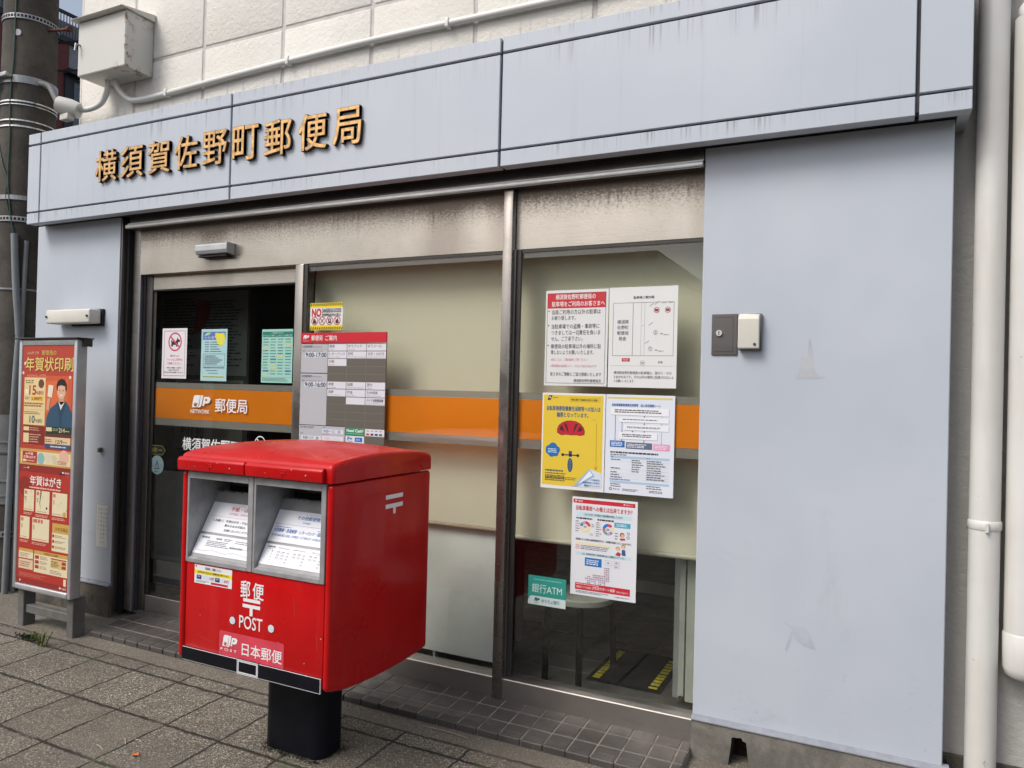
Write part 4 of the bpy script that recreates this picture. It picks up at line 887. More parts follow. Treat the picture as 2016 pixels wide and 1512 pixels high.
for k in range(4):
    a = math.radians(20 + 90 * k); c, s_ = math.cos(a), math.sin(a)
    MB().tube(arc([(-1.27 + .05 * c, 3.42 + .05 * s_, .435), (-1.27 + .13 * c, 3.42 + .13 * s_, .432), (-1.27 + .155 * c, 3.42 + .155 * s_, .395), (-1.27 + .165 * c, 3.42 + .165 * s_, .05)]), .0155, M['tube_black'], 12).build('leg', st)
mt = MB(); mt.box(-1.25, -.88, 3.455, 3.955, .0495, .0565, M['mat'], .002)
for i in range(12): mt.box(-1.225 + i * .0001, -1.19, 3.49 + i * .036, 3.49 + i * .036 + (.024 if i % 3 else .030), .0566, .0585, M['mat_yellow'])
for i in range(10): mt.box(-.945, -.905, 3.49 + i * .042, 3.49 + i * .042 + (.028 if i % 4 else .020), .0566, .0585, M['mat_yellow'])
tag(mt.build('floor_mat'), 'dark floor mat with yellow edge lettering behind the right window', 'mat')
rk = thing('display_rack', 'dark red perforated rack standing behind the stool', 'rack', (-1.72, 3.85, .05))
MB().prism([(3.80, .05), (3.78, .80), (3.80, .80), (3.83, .05)], -1.98, -1.755, 'x', M['maroon']).build('panel', rk)
MB().box(-1.98, -1.76, 3.835, 4.10, .05, .075, M['maroon'], .003).build('base', rk)
ns = sheet(-4.50, -3.68, 2.06, 1.50, 3.5985, '7C827E'); ns.micro(.05, .06, .45, .9, 22, '2A2E2C', 2, .45, .3); ns.micro(.52, .10, .95, .9, 22, '2A2E2C', 2, .45, .3); ns.poly([(.44, .08), (.60, .12), (.58, .30), (.48, .48), (.40, .5)], '8A3A30', 1)
tag(ns.build('wall_notice'), 'large dim grey notice sheet high on the wall inside the door', 'notice')
ns = sheet(-4.33, -3.70, 1.47, 1.0, 3.5985, '787D7A'); ns.rect(.05, .04, .95, .09, '6A1A20'); ns.micro(.08, .18, .9, .6, 8, '2A2E2C', 2, .5, .4); ns.text('約130', .10, .62, .45, .86, '2A2E2C'); 
tag(ns.build('wall_notice'), 'dim notice with a dark red line, on the wall inside the door', 'notice')
ns = sheet(-4.26, -3.90, .99, .86, 3.5985, '14245A'); ns.poly([(.05, .9), (.1, .4), (.3, .3), (.4, .6), (.25, .7), (.6, .75), (.9, .4), (.6, .95)], '8A929A', 1)
tag(ns.build('wall_notice'), 'dark blue picture sheet low on the wall inside the door', 'notice')
hc = sheet(-4.585, -4.512, 2.075, 1.50, 3.5985, '7E7E48'); hc.rect(0, .33, 1, .70, '12507A'); hc.rect(0, .70, 1, 1, '2A4A48'); hc.text('190', .1, .03, .9, .10, '22221A', .01); hc.text('180', .1, .36, .9, .43, 'A8BCC8', .01)
tag(hc.build('height_chart'), 'narrow coloured height strip with numbers inside the door', 'height chart')

# ================================================================== POST BOX
PB = thing('post_box', 'large red double slot post box on a black column', 'post box', (-2.0993, 2.4199, -.0645))
def zbot(y): return .309 + .030 * ((y - 2.52) / .39) ** 2 + (.012 if y < 2.2 else 0) * (2.2 - y) / .07
ys = [2.130, 2.16, 2.22, 2.30, 2.40, 2.52, 2.62, 2.70, 2.785]
prof = [(y, zbot(y)) for y in ys] + [(2.785, 1.0915), (2.130, 1.0915)]
mb = MB(); mb.prism(prof, -1.772, -1.742, 'x', M['red'], .0135, 4, True); mb.prism(prof, -2.5085, -2.480, 'x', M['red'], .0125, 4, True)
mb.prism([(2.36, zbot(2.36) + .004)] + [(y, zbot(y) + .004) for y in (2.40, 2.52, 2.62, 2.70, 2.775)] + [(2.775, 1.086), (2.36, 1.086)], -2.4795, -1.7725, 'x', M['red'])
mb.prism([(2.152, .348), (2.22, zbot(2.22) + .006), (2.30, zbot(2.30) + .006), (2.3595, zbot(2.36) + .006), (2.3595, .72), (2.152, .72)], -2.4795, -1.7725, 'x', M['red'])
mb.build('body', PB)
MB().box(-2.4775, -1.7745, 2.137, 2.1515, .392, .7305, M['red'], .003, 2).build('front_panel', PB)
# lid
def lid_profile(e, bl):
    q = [(2.124 + e, 1.097), (2.124 + e, 1.146), (2.129 + e, 1.160 - e * .6), (2.142 + e * .8, 1.168 - e)]
    for i in range(1, 14):
        t = i / 14; c = (1 - (2 * t - 1) ** 2) ** .75
        q.append((2.142 + .630 * t, 1.168 - e + (.022 + bl) * c))
    return q + [(2.772 - e * .8, 1.168 - e), (2.783 - e, 1.158 - e * .6), (2.788 - e, 1.146), (2.788 - e, 1.097)]
st_x = [(-2.513, .016), (-2.5105, .008), (-2.505, .002), (-2.497, 0)] + [(-2.49 + .732 * k / 12, 0) for k in range(13)] + [(-1.754, 0), (-1.746, .002), (-1.7405, .008), (-1.738, .016)]
vs, fs = [], []; nn = len(lid_profile(0, 0))
for x, e_ in st_x:
    vs += [(x, y, z) for y, z in lid_profile(e_, .026 * max(0, 1 - ((x + 2.1255) / .39) ** 2))]
for i in range(len(st_x) - 1):
    for k in range(nn): fs.append((i * nn + k, i * nn + (k + 1) % nn, (i + 1) * nn + (k + 1) % nn, (i + 1) * nn + k))
fs += [tuple(range(nn))[::-1], tuple(range((len(st_x) - 1) * nn, len(st_x) * nn))]
mb = MB(); mb.add(vs, fs, M['red'], True); mb.build('lid', PB)
for x0, x1 in ((-2.510, -2.1515), (-2.1465, -1.772)):
    mb = MB(); xm = (x0 + x1) / 2
    mb.prism([(2.1235, 1.098), (2.106, 1.099), (2.104, 1.140), (2.112, 1.150), (2.1235, 1.153)], x0, x1, 'x', M['red'], .004, 3, True)
    for (a, b, c, d) in ((-.018, .018, 1.128, 1.132), (-.018, .018, 1.120, 1.124), (-.0025, .0025, 1.108, 1.120)): mb.box(xm + a, xm + b, 2.1030, 2.106, c, d, M['red'], .0008)
    for q, zz, rr_ in ((.62, 1.138, .0022), (.28, 1.118, .0014), (.80, 1.122, .0026)): mb.tube([(x0 + q * (x1 - x0), 2.1025, zz), (x0 + q * (x1 - x0), 2.106, zz)], rr_, M['chip'], 7)
    mb.build('visor', PB)
# slot modules
SB, ST = (2.142, .752), (2.264, .968)      # foot and head of the sloping plate in (Y, Z)
def slope_pt(t): return (SB[0] + (ST[0] - SB[0]) * t, SB[1] + (ST[1] - SB[1]) * t)
for x0, x1, w, txt in ((-2.4775, -2.1245, .026, 0), (-2.1215, -1.7735, .022, 1)):
    fr = thing_part('slot_unit', PB)
    mb = MB(); fw = .011
    mb.box(x0, x0 + fw, 2.131, 2.35, .732, 1.094, M['grey_frame'], .0015); mb.box(x1 - w, x1, 2.131, 2.35, .732, 1.094, M['grey_frame'], .0015)
    mb.prism([(2.131, .732), (2.131, .746), (2.142, .753), (2.33, .753), (2.33, .732)], x0 + fw, x1 - w, 'x', M['grey_frame'])
    mb.box(x0 + fw, x1 - w, 2.131, 2.34, 1.066, 1.094, M['grey_frame'], .001); mb.build('frame', fr)
    a, b = x0 + fw + .0005, x1 - w - .0005
    mb = MB(); mb.prism([SB, ST, (ST[0] + .012, 1.000), (ST[0] + .030, 1.000), (ST[0] + .030, .80), (SB[0] + .05, .7535), (SB[0], .7535)], a, b, 'x', M['grey_slot']); mb.build('sloping_plate', fr)
    MB().box(a, b, ST[0] + .004, ST[0] + .020, .999, 1.0035, M['flap'], .001).build('slot_lip', fr)
    mb = MB(); mb.add([(a, 2.34, .98), (b, 2.34, .98), (b, 2.34, 1.07), (a, 2.34, 1.07)], [(0, 1, 2, 3)], M['black']); mb.add([(a + .03, 2.285, 1.064), (b, 2.285, 1.064), (b, 2.318, 1.020), (a + .03, 2.318, 1.020)], [(0, 1, 2, 3)], M['flap']); mb.build('flap', fr)
    # label plates on the slope
    nrm = Vector((0, -(ST[1] - SB[1]), ST[0] - SB[0])).normalized()
    def plate(t0, t1, ua, ub, off=.0018):
        q0, q1 = slope_pt(t1), slope_pt(t0)
        pr = Print(Vector((ua, q0[0], q0[1])) + nrm * off, (ub - ua, 0, 0), (0, q1[0] - q0[0], q1[1] - q0[1]), None); pr.n = nrm
        A = [pr.p(*q, 0) for q in ((0, 0), (1, 0), (1, 1), (0, 1))]; Bk = [v - nrm * .0015 for v in A]
        pr.mb.add(A + Bk, [(0, 1, 2, 3), (0, 4, 5, 1), (1, 5, 6, 2), (2, 6, 7, 3), (3, 7, 4, 0)], ink('E0E2E8')); return pr
    up_ = plate(.425, .945, a + .004, b - .004); lo = plate(.06, .385, a + .004, b - .004)
    if txt == 0:
        up_.text('てがみ', .46, .05, .58, .085, 'D86A80'); up_.text('手紙・はがき', .36, .11, .80, .25, 'D03A58', .012); up_.text('LETTERS・POSTCARDS', .36, .31, .79, .38, 'D86A80'); up_.rect(.02, .46, .98, .466, 'D86A80', 2)
        up_.text('くお願い〉 年賀はがき・不在通知書', .12, .55, .86, .635, '3A3A44', .006); up_.text('厚みのある手紙は、', .36, .69, .74, .77, '3A3A44', .006); up_.text('右側にお入れください。', .38, .84, .84, .92, '3A3A44', .006)
        lo.text('置局名', .06, .10, .20, .20, '2A2A30', .01); lo.text('横須賀', .32, .12, .42, .20, '2A2A30', .01); lo.micro(.46, .10, .60, .24, 2, '6A6A70'); lo.micro(.66, .12, .92, .30, 2, '6A6A70', 2, .4, .3); lo.micro(.18, .28, .62, .60, 4, '6A6A70', 2, .45, .3); lo.text('横須賀市佐野町一ー十', .60, .46, .92, .56, '3A3A40', .006)
        for k in range(7): lo.line(.04 + k * .13, .80 + .06 * math.sin(k * 2.1), .17 + k * .13, .80 + .06 * math.sin((k + 1) * 2.1), .004, '8A8A88', 2)
    else:
        up_.text('た　ゆうびんぶつ', .46, .06, .70, .10, '3A74B8'); up_.text('その他郵便物', .34, .13, .70, .25, '2A6AB8', .014); up_.text('OTHERS', .45, .31, .57, .37, '3A74B8'); up_.rect(.02, .435, .98, .441, '3A74B8', 2)
        up_.micro(.06, .515, .30, .545, 1, '3A74B8', 2, .6, 0); up_.micro(.72, .515, .96, .545, 1, '3A74B8', 2, .6, 0); up_.text('大型郵便・速達郵便・レターパック・国際郵便　等', .04, .57, .98, .69, '2A6AB8', .012); up_.text('NONSTANDARD-SIZED・EXPRESS・LETTERPACK・INTERNATIONAL MAIL', .03, .755, .985, .825, '3A74B8')
        lo.text('取集時刻', .05, .09, .17, .17, '2A2A30', .008); lo.micro(.05, .20, .16, .24, 1, '6A6A70')
        lo.text('平日 Weekdays', .23, .12, .40, .18, '3A3A40'); lo.text('土曜日 Saturday', .46, .12, .66, .18, '3A3A40'); lo.text('休日 Sunday and', .76, .12, .95, .18, '3A3A40'); lo.text('holidays', .84, .215, .94, .255, '3A3A40')
        for r in range(4):
            v = .30 + r * .145; lo.text(str(r + 1), .14, v, .155, v + .055, '5A5A60')
            for c in range(3):
                u = .21 + c * .255; lo.rect(u, v + .085, u + .22, v + .092, 'A0A0A6', 1); lo.text('頃', u + .175, v + .02, u + .205, v + .075, '6A6A70')
                if r < 3 and (r < 2 or c == 0): lo.text(('10', '14', '17')[r] if c < 2 else ('9', '14')[min(r, 1)], u + .02, v, u + .06, v + .065, '5A5A60'); lo.text(('09', '15', '10')[r], u + .095, v, u + .135, v + .065, '5A5A60')
    up_.build('label_plate', fr); lo.build('label_plate', fr)
# writing on the front
p = sheet(-2.4775, -1.7745, .7305, .392, 2.1365)
fx = lambda x: (x + 2.4775) / .703
fz = lambda z: (.7305 - z) / .3385
W_ = 'E9E9EA'
p.text('郵', fx(-2.180), fz(.694), fx(-2.132), fz(.629), W_, .016, 1); p.text('便', fx(-2.118), fz(.692), fx(-2.063), fz(.630), W_, .016, 1)
p.rect(fx(-2.166), fz(.628), fx(-2.079), fz(.6155), W_); p.rect(fx(-2.168), fz(.606), fx(-2.079), fz(.593), W_); p.rect(fx(-2.131), fz(.594), fx(-2.116), fz(.564), W_, 2)
p.text('POST', fx(-2.183), fz(.560), fx(-2.066), fz(.512), W_, 0.008, 1)
for x in (-2.219, -2.022): p.disc(fx(x), fz(.533), .0235, '3A2A2C', 1); p.disc(fx(x), fz(.533), .0205, W_, 2); p.disc(fx(x), fz(.533), .0165, 'D2D8E2', 3)
# translucent sticker
st_c = simple('clear_sticker', (.60, .055, .085), .3)
q = [(-2.286, .389 + .004), (-2.286, .480), (-2.281, .4865), (-1.961, .4865), (-1.956, .481), (-1.956, .394)]
p.poly([(fx(x), fz(z)) for x, z in q], st_c, 2)
p.jp(fx(-2.268), fz(.472), fx(-2.188), fz(.428), W_, st_c, 3); p.text('P O S T', fx(-2.276), fz(.421), fx(-2.192), fz(.411), W_, .01, 3); p.text('日本郵便', fx(-2.165), fz(.457), fx(-1.965), fz(.409), W_, .012, 3)
for u0, v0, u1, v1 in ((.10, .83, .19, .875), (.19, .875, .235, .878), (.245, .80, .25, .815), (.80, .20, .81, .42), (.62, .55, .63, .66), (.955, .55, .965, .70)): p.line(u0, v0, u1, v1, .0022, 'B8463C', 1)
for u, v, r in ((.985, .58, .004), (.12, .60, .003), (.70, .72, .003), (.88, .88, .0035), (.36, .95, .003)): p.disc(u, v, r, 'C8A098', 1, 7)
# small notice
d = lambda a: fx(-2.430 + a * .203)
e = lambda b: fz(.727 - b * .075)
p.rect(d(0), e(0), d(1), e(1), 'E6E7EA', 2); p.rect(d(0), e(0), d(1), e(.03), 'C8283A', 3); p.jp(d(.02), e(.06), d(.06), e(.16), 'C8283A', 'E6E7EA', 3)
p.text('投函前にご確認ください', d(.29), e(.10), d(.72), e(.24), '3A3A40', .008, 3); p.rect(d(0), e(.30), d(1), e(.50), 'EEDC3A', 3); p.text('2024年10月1日(火)から郵便料金が変わります', d(.08), e(.33), d(.92), e(.47), '6A3A1A', .01, 4)
p.rect(d(.06), e(.56), d(.19), e(.78), '26447E', 3); p.rect(d(.20), e(.56), d(.53), e(.78), 'D4D8E2', 3); p.text('110円', d(.41), e(.58), d(.53), e(.74), 'D04A4A', .01, 4); p.rect(d(.56), e(.56), d(.68), e(.78), '26447E', 3); p.rect(d(.69), e(.56), d(.93), e(.78), 'D4D8E2', 3); p.text('85円', d(.80), e(.60), d(.91), e(.74), 'D04A4A', .01, 4)
p.text('定形', d(.09), e(.60), d(.16), e(.67), 'D8E0F0', .01, 4); p.text('通常', d(.59), e(.60), d(.65), e(.67), 'D8E0F0', .01, 4); p.rect(d(.45), e(.84), d(.90), e(.95), 'C8283A', 3); p.rect(d(.04), e(.84), d(.40), e(.87), '8A8A90', 3); p.rect(d(.04), e(.90), d(.30), e(.93), '8A8A90', 3)
p.build('front_lettering', PB)
mb = MB(); mb.box(-2.4805, -2.184, 2.1305, 2.1355, .3405, .391, ink('E0E2E6')); mb.box(-2.4805, -2.184, 2.1285, 2.1303, .3435, .3912, M['post_black'])
mb.box(-2.0735, -1.777, 2.1305, 2.1355, .3385, .391, ink('E0E2E6')); mb.box(-2.0735, -1.7795, 2.1285, 2.1303, .3420, .3912, M['post_black'])
mb.box(-2.1825, -2.0750, 2.1300, 2.1355, .3385, .3940, M['post_black']); 
fp = sheet(-2.1825, -2.0750, .394, .3385, 2.1297, None); fp.mb = mb; fp.frame(.0, .0, 1, 1, 'DADCE0', .085, 1); fp.frame(.03, .06, .97, .94, '3A3A40', .01, 2); mb.build('bottom_strip', PB)
# mark on the right flank
pm = Print((-1.7415, 2.45, 1.022), (0, .124, 0), (0, 0, -.082), None); pm.n = Vector((1, 0, 0))
for a in ((.02, .04, .98, .25), (.02, .49, .98, .70)): pm.rect(*a, W_)
pm.rect(.44, .70, .58, 1.0, W_, 1); pm.build('postal_mark', PB)
def rrect(x0, x1, y0, y1, r, n=7):
    pts = []
    for cx_, cy_, a0 in ((x1 - r, y1 - r, 0), (x0 + r, y1 - r, 90), (x0 + r, y0 + r, 180), (x1 - r, y0 + r, 270)):
        pts += [(cx_ + r * math.cos(math.radians(a0 + 90 * k / n)), cy_ + r * math.sin(math.radians(a0 + 90 * k / n))) for k in range(n + 1)]
    return pts
mb = MB(); mb.prism(rrect(-2.292, -1.978, 2.385, 2.545, .052), -.14, .335, 'z', M['post_black'], 0, 2, True); mb.build('column', PB)
PB.scale = (.967, .967, .967); PB.location = (-2.03, 2.34, slope(2.34))      # a box a little under 1.2 m tall, standing 1 m in front of the wall

# ================================================================== POSTER STAND
PS = thing('poster_stand', 'aluminium framed poster stand with grey legs in front of the left panel', 'poster stand', (-4.26, 2.72, 0))
mb = MB(); X0, X1, ZB, ZT = -4.535, -4.005, .222, 1.676
mb.box(X0, X0 + .028, 2.672, 2.735, ZB, ZT, M['alu'], .006, 3); mb.box(X1 - .028, X1, 2.672, 2.735, ZB, ZT, M['alu'], .006, 3)
mb.box(X0 + .0285, X1 - .0285, 2.674, 2.735, ZT - .035, ZT - .001, M['alu'], .004, 2); mb.box(X0 + .0285, X1 - .0285, 2.668, 2.735, ZB, ZB + .034, M['alu'], .008, 3); mb.build('frame', PS)
mb = MB(); mb.box(X0 - .03, X1 + .02, 2.655, 2.760, ZT + .001, ZT + .009, M['bead'], .002); mb.box(X1 + .0005, X1 + .018, 2.70, 2.752, ZT - .04, ZT, M['bead'], .002); mb.build('roof_strip', PS)
MB().box(X0 + .026, X1 - .026, 2.681, 2.728, ZB + .03, ZT - .03, M['inwall']).build('back_panel', PS)
for x in (X0 + .012, X1 - .066): MB().box(x, x + .054, 2.702, 2.775, -.03, ZB - .001, M['stand_grey'], .003).build('leg', PS)
MB().box(X0 + .067, X1 - .067, 2.715, 2.755, .075, .122, M['stand_grey'], .003).build('cross_bar', PS)
GOLD = 'D8B860'; CRM = 'E2CFA0'
p = sheet(-4.506, -4.034, 1.640, .949, 2.6785, 'B4402E')
p.poly([(.10, .25), (.97, .25), (.97, .62), (.50, .68), (.10, .60)], 'CC5A36', 1); p.poly([(.40, .30), (.9, .28), (.88, .55), (.45, .55)], 'D86A3C', 2)
p.text('2025年 巳年', .09, .048, .32, .073, 'E0C8A0'); p.text('郵便局の', .38, .038, .66, .080, GOLD, .008); p.text('年賀状印刷', .07, .100, .99, .215, '7A3A1C', .035, 2); p.text('年賀状印刷', .065, .097, .985, .212, 'DCC470', .016, 3)
p.text('キットもっと、より早く', .10, .240, .47, .258, 'E8C8B0')
for u, v in ((.05, .15), (.02, .23), (.93, .26)): p.disc(u, v, .022, 'E8D4C0', 2, 5)
p.rect(.05, .268, .47, .665, 'E0CC94', 3); p.micro(.07, .285, .27, .32, 2, '8A6A4A', 4); p.disc(.385, .318, .055, '6A4034', 4, 20); p.text('15', .155, .335, .285, .412, 'BE3A2E', .03, 4); p.text('％割引', .295, .378, .43, .412, 'BE3A2E', .014, 4); p.rect(.19, .425, .43, .462, 'E0C040', 4); p.text('2,980円', .20, .43, .40, .458, 'B0382C', .02, 5); p.rect(.07, .37, .14, .405, 'F0E4C0', 4); p.micro(.07, .428, .17, .455, 2, '7A5A40', 4); p.micro(.06, .475, .44, .515, 2, 'A0503C', 4, .6, .1)
p.rect(.06, .535, .45, .537, 'B49A6A', 4); p.micro(.06, .55, .42, .578, 2, '8A6A4A', 4); p.text('10', .175, .588, .275, .648, '2E5668', .02, 4); p.text('％割引', .29, .612, .42, .645, '3A5A64', .008, 4)
# printed portrait of a man in a blue robe holding a card
p.poly([(.49, .69), (.50, .60), (.57, .52), (.66, .485), (.72, .455), (.86, .455), (.93, .50), (.99, .56), (1.0, .72), (.62, .72)], '2E5068', 3); p.poly([(.70, .47), (.755, .60), (.76, .685), (.80, .685), (.79, .59), (.865, .47)], '24405A', 4); p.poly([(.725, .462), (.775, .53), (.845, .462)], 'D8D4CC', 5)
p.poly([(.735, .40), (.74, .465), (.78, .49), (.835, .465), (.84, .40)], 'C89878', 5); fc = [(.78 + .082 * math.cos(i * math.pi / 10), .375 + .064 * math.sin(i * math.pi / 10)) for i in range(20)]; p.poly(fc, 'DCB092', 6)
p.poly([(.69, .365), (.685, .325), (.71, .29), (.77, .272), (.83, .278), (.87, .31), (.875, .36), (.855, .375), (.85, .335), (.78, .325), (.715, .335), (.705, .375)], '241A18', 7); p.disc(.748, .368, .009, '2A1E1C', 7, 10); p.disc(.812, .368, .009, '2A1E1C', 7, 10); p.line(.755, .408, .805, .408, .010, 'F0E4DC', 7); p.line(.78, .375, .776, .392, .006, 'BC8C70', 7)
p.poly([(.53, .325), (.625, .33), (.60, .43), (.515, .42)], 'E6DCC4', 5); p.poly([(.50, .53), (.515, .44), (.56, .43), (.57, .455), (.545, .54)], 'D2A080', 6)
p.rect(.05, .672, .47, .825, '7E2A22', 3)
for v0, v1 in ((.682, .715), (.735, .815)): p.rect(.06, v0, .17, v1, 'E0CC9C', 4); p.micro(.185, v0, .44, v1, 2 if v1 - v0 < .05 else 4, 'D0A888', 4, .4, .4)
p.rect(.50, .668, .975, .725, '2A3628', 6); p.rect(.51, .676, .62, .708, 'D8CCA0', 7); p.micro(.64, .68, .74, .705, 2, '9A9A7A', 7); p.text('214', .755, .677, .865, .712, 'E0D8B0', .014, 7); p.micro(.875, .69, .97, .71, 1, 'B0A880', 7); p.rect(.49, .728, .975, .750, '5A3A2A', 6); p.rect(.49, .755, .975, .812, 'DCC098', 6); p.text('12/9', .70, .775, .83, .805, '4A3428', .01, 7); p.micro(.50, .77, .66, .80, 2, '7A5A40', 7); p.micro(.84, .785, .93, .80, 1, '7A5A40', 7); p.rect(.49, .816, .985, .848, '34507A', 6); p.micro(.60, .825, .90, .84, 1, 'C8D0DC', 7, .7, 0)
p.rect(.0, .865, 1, 1, 'C89A58', 3); p.rect(.03, .885, .985, .985, 'E2D0A0', 4); p.rect(.055, .887, .345, .983, 'B4302C', 5); p.text('お手軽', .12, .897, .27, .918, 'F0E4D4', .014, 6); p.text('年賀はがき', .08, .924, .32, .948, 'F0E4D4', .014, 6); p.rect(.07, .955, .14, .975, 'E2D0A0', 6); p.micro(.15, .958, .33, .973, 1, 'E0B8A0', 6); p.disc(.42, .94, .07, '8AB4B4', 5); p.poly([(.50, .905), (.56, .89), (.60, .91), (.58, .975), (.53, .97)], 'D4CCB8', 5); p.poly([(.62, .91), (.68, .90), (.73, .92), (.72, .978), (.66, .975)], 'CCC0AC', 5); p.disc(.86, .917, .09, 'E0B09A', 5); p.micro(.74, .945, .94, .978, 3, '7A6A5A', 6, .4, .3)
tag(p.build('poster_sheet'), 'upper orange red poster with gold heading and a man in a blue robe', 'poster', 'posters in the stand')
p = sheet(-4.506, -4.034, .947, .258, 2.6785, 'AE3226')
p.rect(0, 0, 1, .055, '8E2A24', 1); p.jp(.16, .015, .20, .032, 'E8D0C8', '8E2A24'); p.micro(.08, .02, .15, .03, 1, 'D8B0A8'); p.jp(.83, .028, .88, .048, 'E8D0C8', '8E2A24'); p.text('郵便局', .89, .03, .97, .047, 'E8D0C8', .008)
p.disc(.12, .18, .12, '8C2A20', 1, 24); p.disc(.92, .12, .16, '983424', 1, 24, 60, 250, .12)
for i in range(16): rx = random.Random(i); p.disc(.02 + .96 * rx.random(), .06 + .30 * rx.random(), .007, 'D8A060', 2, 6)
p.text('年賀はがき', .22, .085, .825, .165, 'F0E8DC', .016); p.micro(.21, .178, .82, .192, 1, 'E8C0B0', 2, .8, 0)
for u0, u1, v0, v1 in ((.11, .31, .205, .385), (.345, .61, .205, .392), (.665, .945, .205, .395), (.05, .235, .435, .62), (.29, .62, .435, .625)):
    p.rect(u0, v0, u1, v1, 'E0D4B0', 2); p.rect(u0 + .015, v0 + .012, u0 + .06, v0 + .04, 'C87A68', 3); p.micro(u0 + .02, v0 + .06, u0 + .05, v0 + .10, 3, '8A6A5A', 3); p.micro(u0 + .01, v1 - .02, u1 - .02, v1 - .008, 1, 'C89080', 3); p.micro(u0, v1 + .012, u1 - .02, v1 + .035, 2, 'E0B0A0', 2, .5, .2)
p.poly([(.435, .205), (.455, .205), (.43, .31), (.445, .37), (.42, .31)], '3A3A40', 3); p.disc(.56, .345, .016, '3A3A40', 3); p.disc(.90, .375, .03, 'C8A050', 3)
for u in (.345, .40, .455): p.rect(u, .445, u + .04, .475, 'C86A5A', 3)
p.rect(.68, .455, 1.0, .535, 'C8A050', 2); p.text('お年玉賞品', .74, .485, .97, .515, '8A5A28', .006, 3); p.rect(.68, .535, .99, .685, 'E0D4B0', 2)
for v in (.56, .605, .65): p.disc(.705, v, .02, 'A83A30', 3); p.micro(.735, v - .01, .96, v + .012, 2, '7A5A4A', 3, .4, .4)
p.rect(.04, .705, .325, .73, 'C8A050', 2); p.rect(.04, .73, .325, .785, 'E0D4B0', 2); p.rect(.04, .795, .325, .875, 'DCC0A0', 2); p.rect(.345, .705, .985, .735, 'C8A050', 2); p.text('年賀状の印刷', .54, .711, .80, .73, '8A5A28', .004, 3); p.rect(.345, .735, .985, .885, 'E0D4B0', 2)
p.micro(.06, .74, .29, .775, 3, '8A6A5A', 3, .4, .3); p.micro(.06, .81, .29, .86, 3, '8A6A5A', 3, .4, .3)
for v in (.745, .785, .825): p.rect(.365, v, .44, v + .028, 'A83A30', 3); p.micro(.46, v, .62, v + .03, 3, '8A6A5A', 3, .4, .3)
p.rect(.67, .745, .965, .755, 'A83A30', 3); p.rect(.67, .757, .965, .825, 'D0B878', 3); p.micro(.68, .765, .85, .815, 4, '7A5A3A', 4); p.rect(.88, .762, .955, .787, 'A83A30', 4); p.rect(.88, .795, .955, .82, 'A83A30', 4); p.micro(.66, .84, .95, .875, 3, '8A6A5A', 3, .4, .4)
p.rect(0, .955, 1, 1, '8E2A24', 1); p.micro(.06, .905, .60, .94, 3, 'C87A68', 2, .4, .3); p.rect(.92, .90, .965, .955, 'E0D4B0', 2); p.jp(.06, .968, .10, .985, 'E8D0C8', '8E2A24'); p.jp(.84, .968, .885, .988, 'E8D0C8', '8E2A24'); p.text('郵便局', .895, .97, .97, .987, 'E8D0C8', .008)
tag(p.build('poster_sheet'), 'lower red poster with cream cards and white heading, in the stand', 'poster', 'posters in the stand')

# ================================================================== UTILITY POLE
UP = thing('utility_pole', 'weathered brown concrete utility pole with steel bands and wires at the left edge', 'utility pole', (-5.385, 3.17, 0))
def pax(z): return Vector((-5.372 + z * .004, 3.17, z))
pr_ = lambda z: .187 - .006 * z
MB().tube([pax(-.1), pax(1.5), pax(3.0), pax(6.5)], [pr_(-.1), pr_(1.5), pr_(3), pr_(6.5)], M['pole'], 40).build('shaft', UP)
def band(z, h, m, tilt=.0, dots=False, off=.004):
    mb = MB(); r = pr_(z) + off; n = 48; vs = []; fs = []
    c = pax(z)
    for k in range(n):
        a = 2 * math.pi * k / n; dz = tilt * math.cos(a)
        for rr_, zz in ((r, -h / 2), (r + .003, -h / 2), (r + .003, h / 2), (r, h / 2)): vs.append((c.x + rr_ * math.cos(a), c.y + rr_ * math.sin(a), z + zz + dz))
    for k in range(n):
        for q in range(4): fs.append((k * 4 + q, ((k + 1) % n) * 4 + q, ((k + 1) % n) * 4 + (q + 1) % 4, k * 4 + (q + 1) % 4))
    mb.add(vs, fs, m)
    if dots:
        for k in range(n):
            a = 2 * math.pi * (k + .5) / n; w = .0075; ca, sa = math.cos(a), math.sin(a); R = r + .0036
            o = Vector((c.x + R * ca, c.y + R * sa, z + tilt * ca)); tv = Vector((-sa, ca, 0)) * w; zv = Vector((0, 0, .009))
            mb.add([o - tv - zv, o + tv - zv, o + tv + zv, o - tv + zv], [(0, 1, 2, 3)], M['black'])
    mb.build('steel_band', UP)
band(3.905, .034, M['galv'], 0, True); band(3.475, .050, M['galv'], 0, False); band(3.325, .010, M['bright_band']); band(3.303, .006, M['bright_band']); band(3.195, .009, M['bright_band']); band(3.155, .010, M['bright_band']); band(2.67, .03, M['galv']); band(2.525, .036, M['galv'], 0, True); band(2.05, .012, M['galv'])
mb = MB(); c = pax(3.44); mb.box(c.x - .02, c.x + .08, c.y - .205, c.y - .17, 3.475, 3.505, M['galv'], .005, 2); mb.box(c.x - .12, c.x - .03, c.y - .22, c.y - .16, 3.455, 3.51, M['galv'], .005, 2); mb.build('clamp', UP)
MB().tube([pax(3.86) + Vector((.14, .02, 0)), pax(3.86) + Vector((.34, .04, -.02)), pax(3.86) + Vector((.345, .04, -.02)), pax(3.86) + Vector((.37, .04, -.02))], [.010, .010, .020, .020], simple('rusty_step', (.09, .025, .018), .7), 10).build('step_bolt', UP)
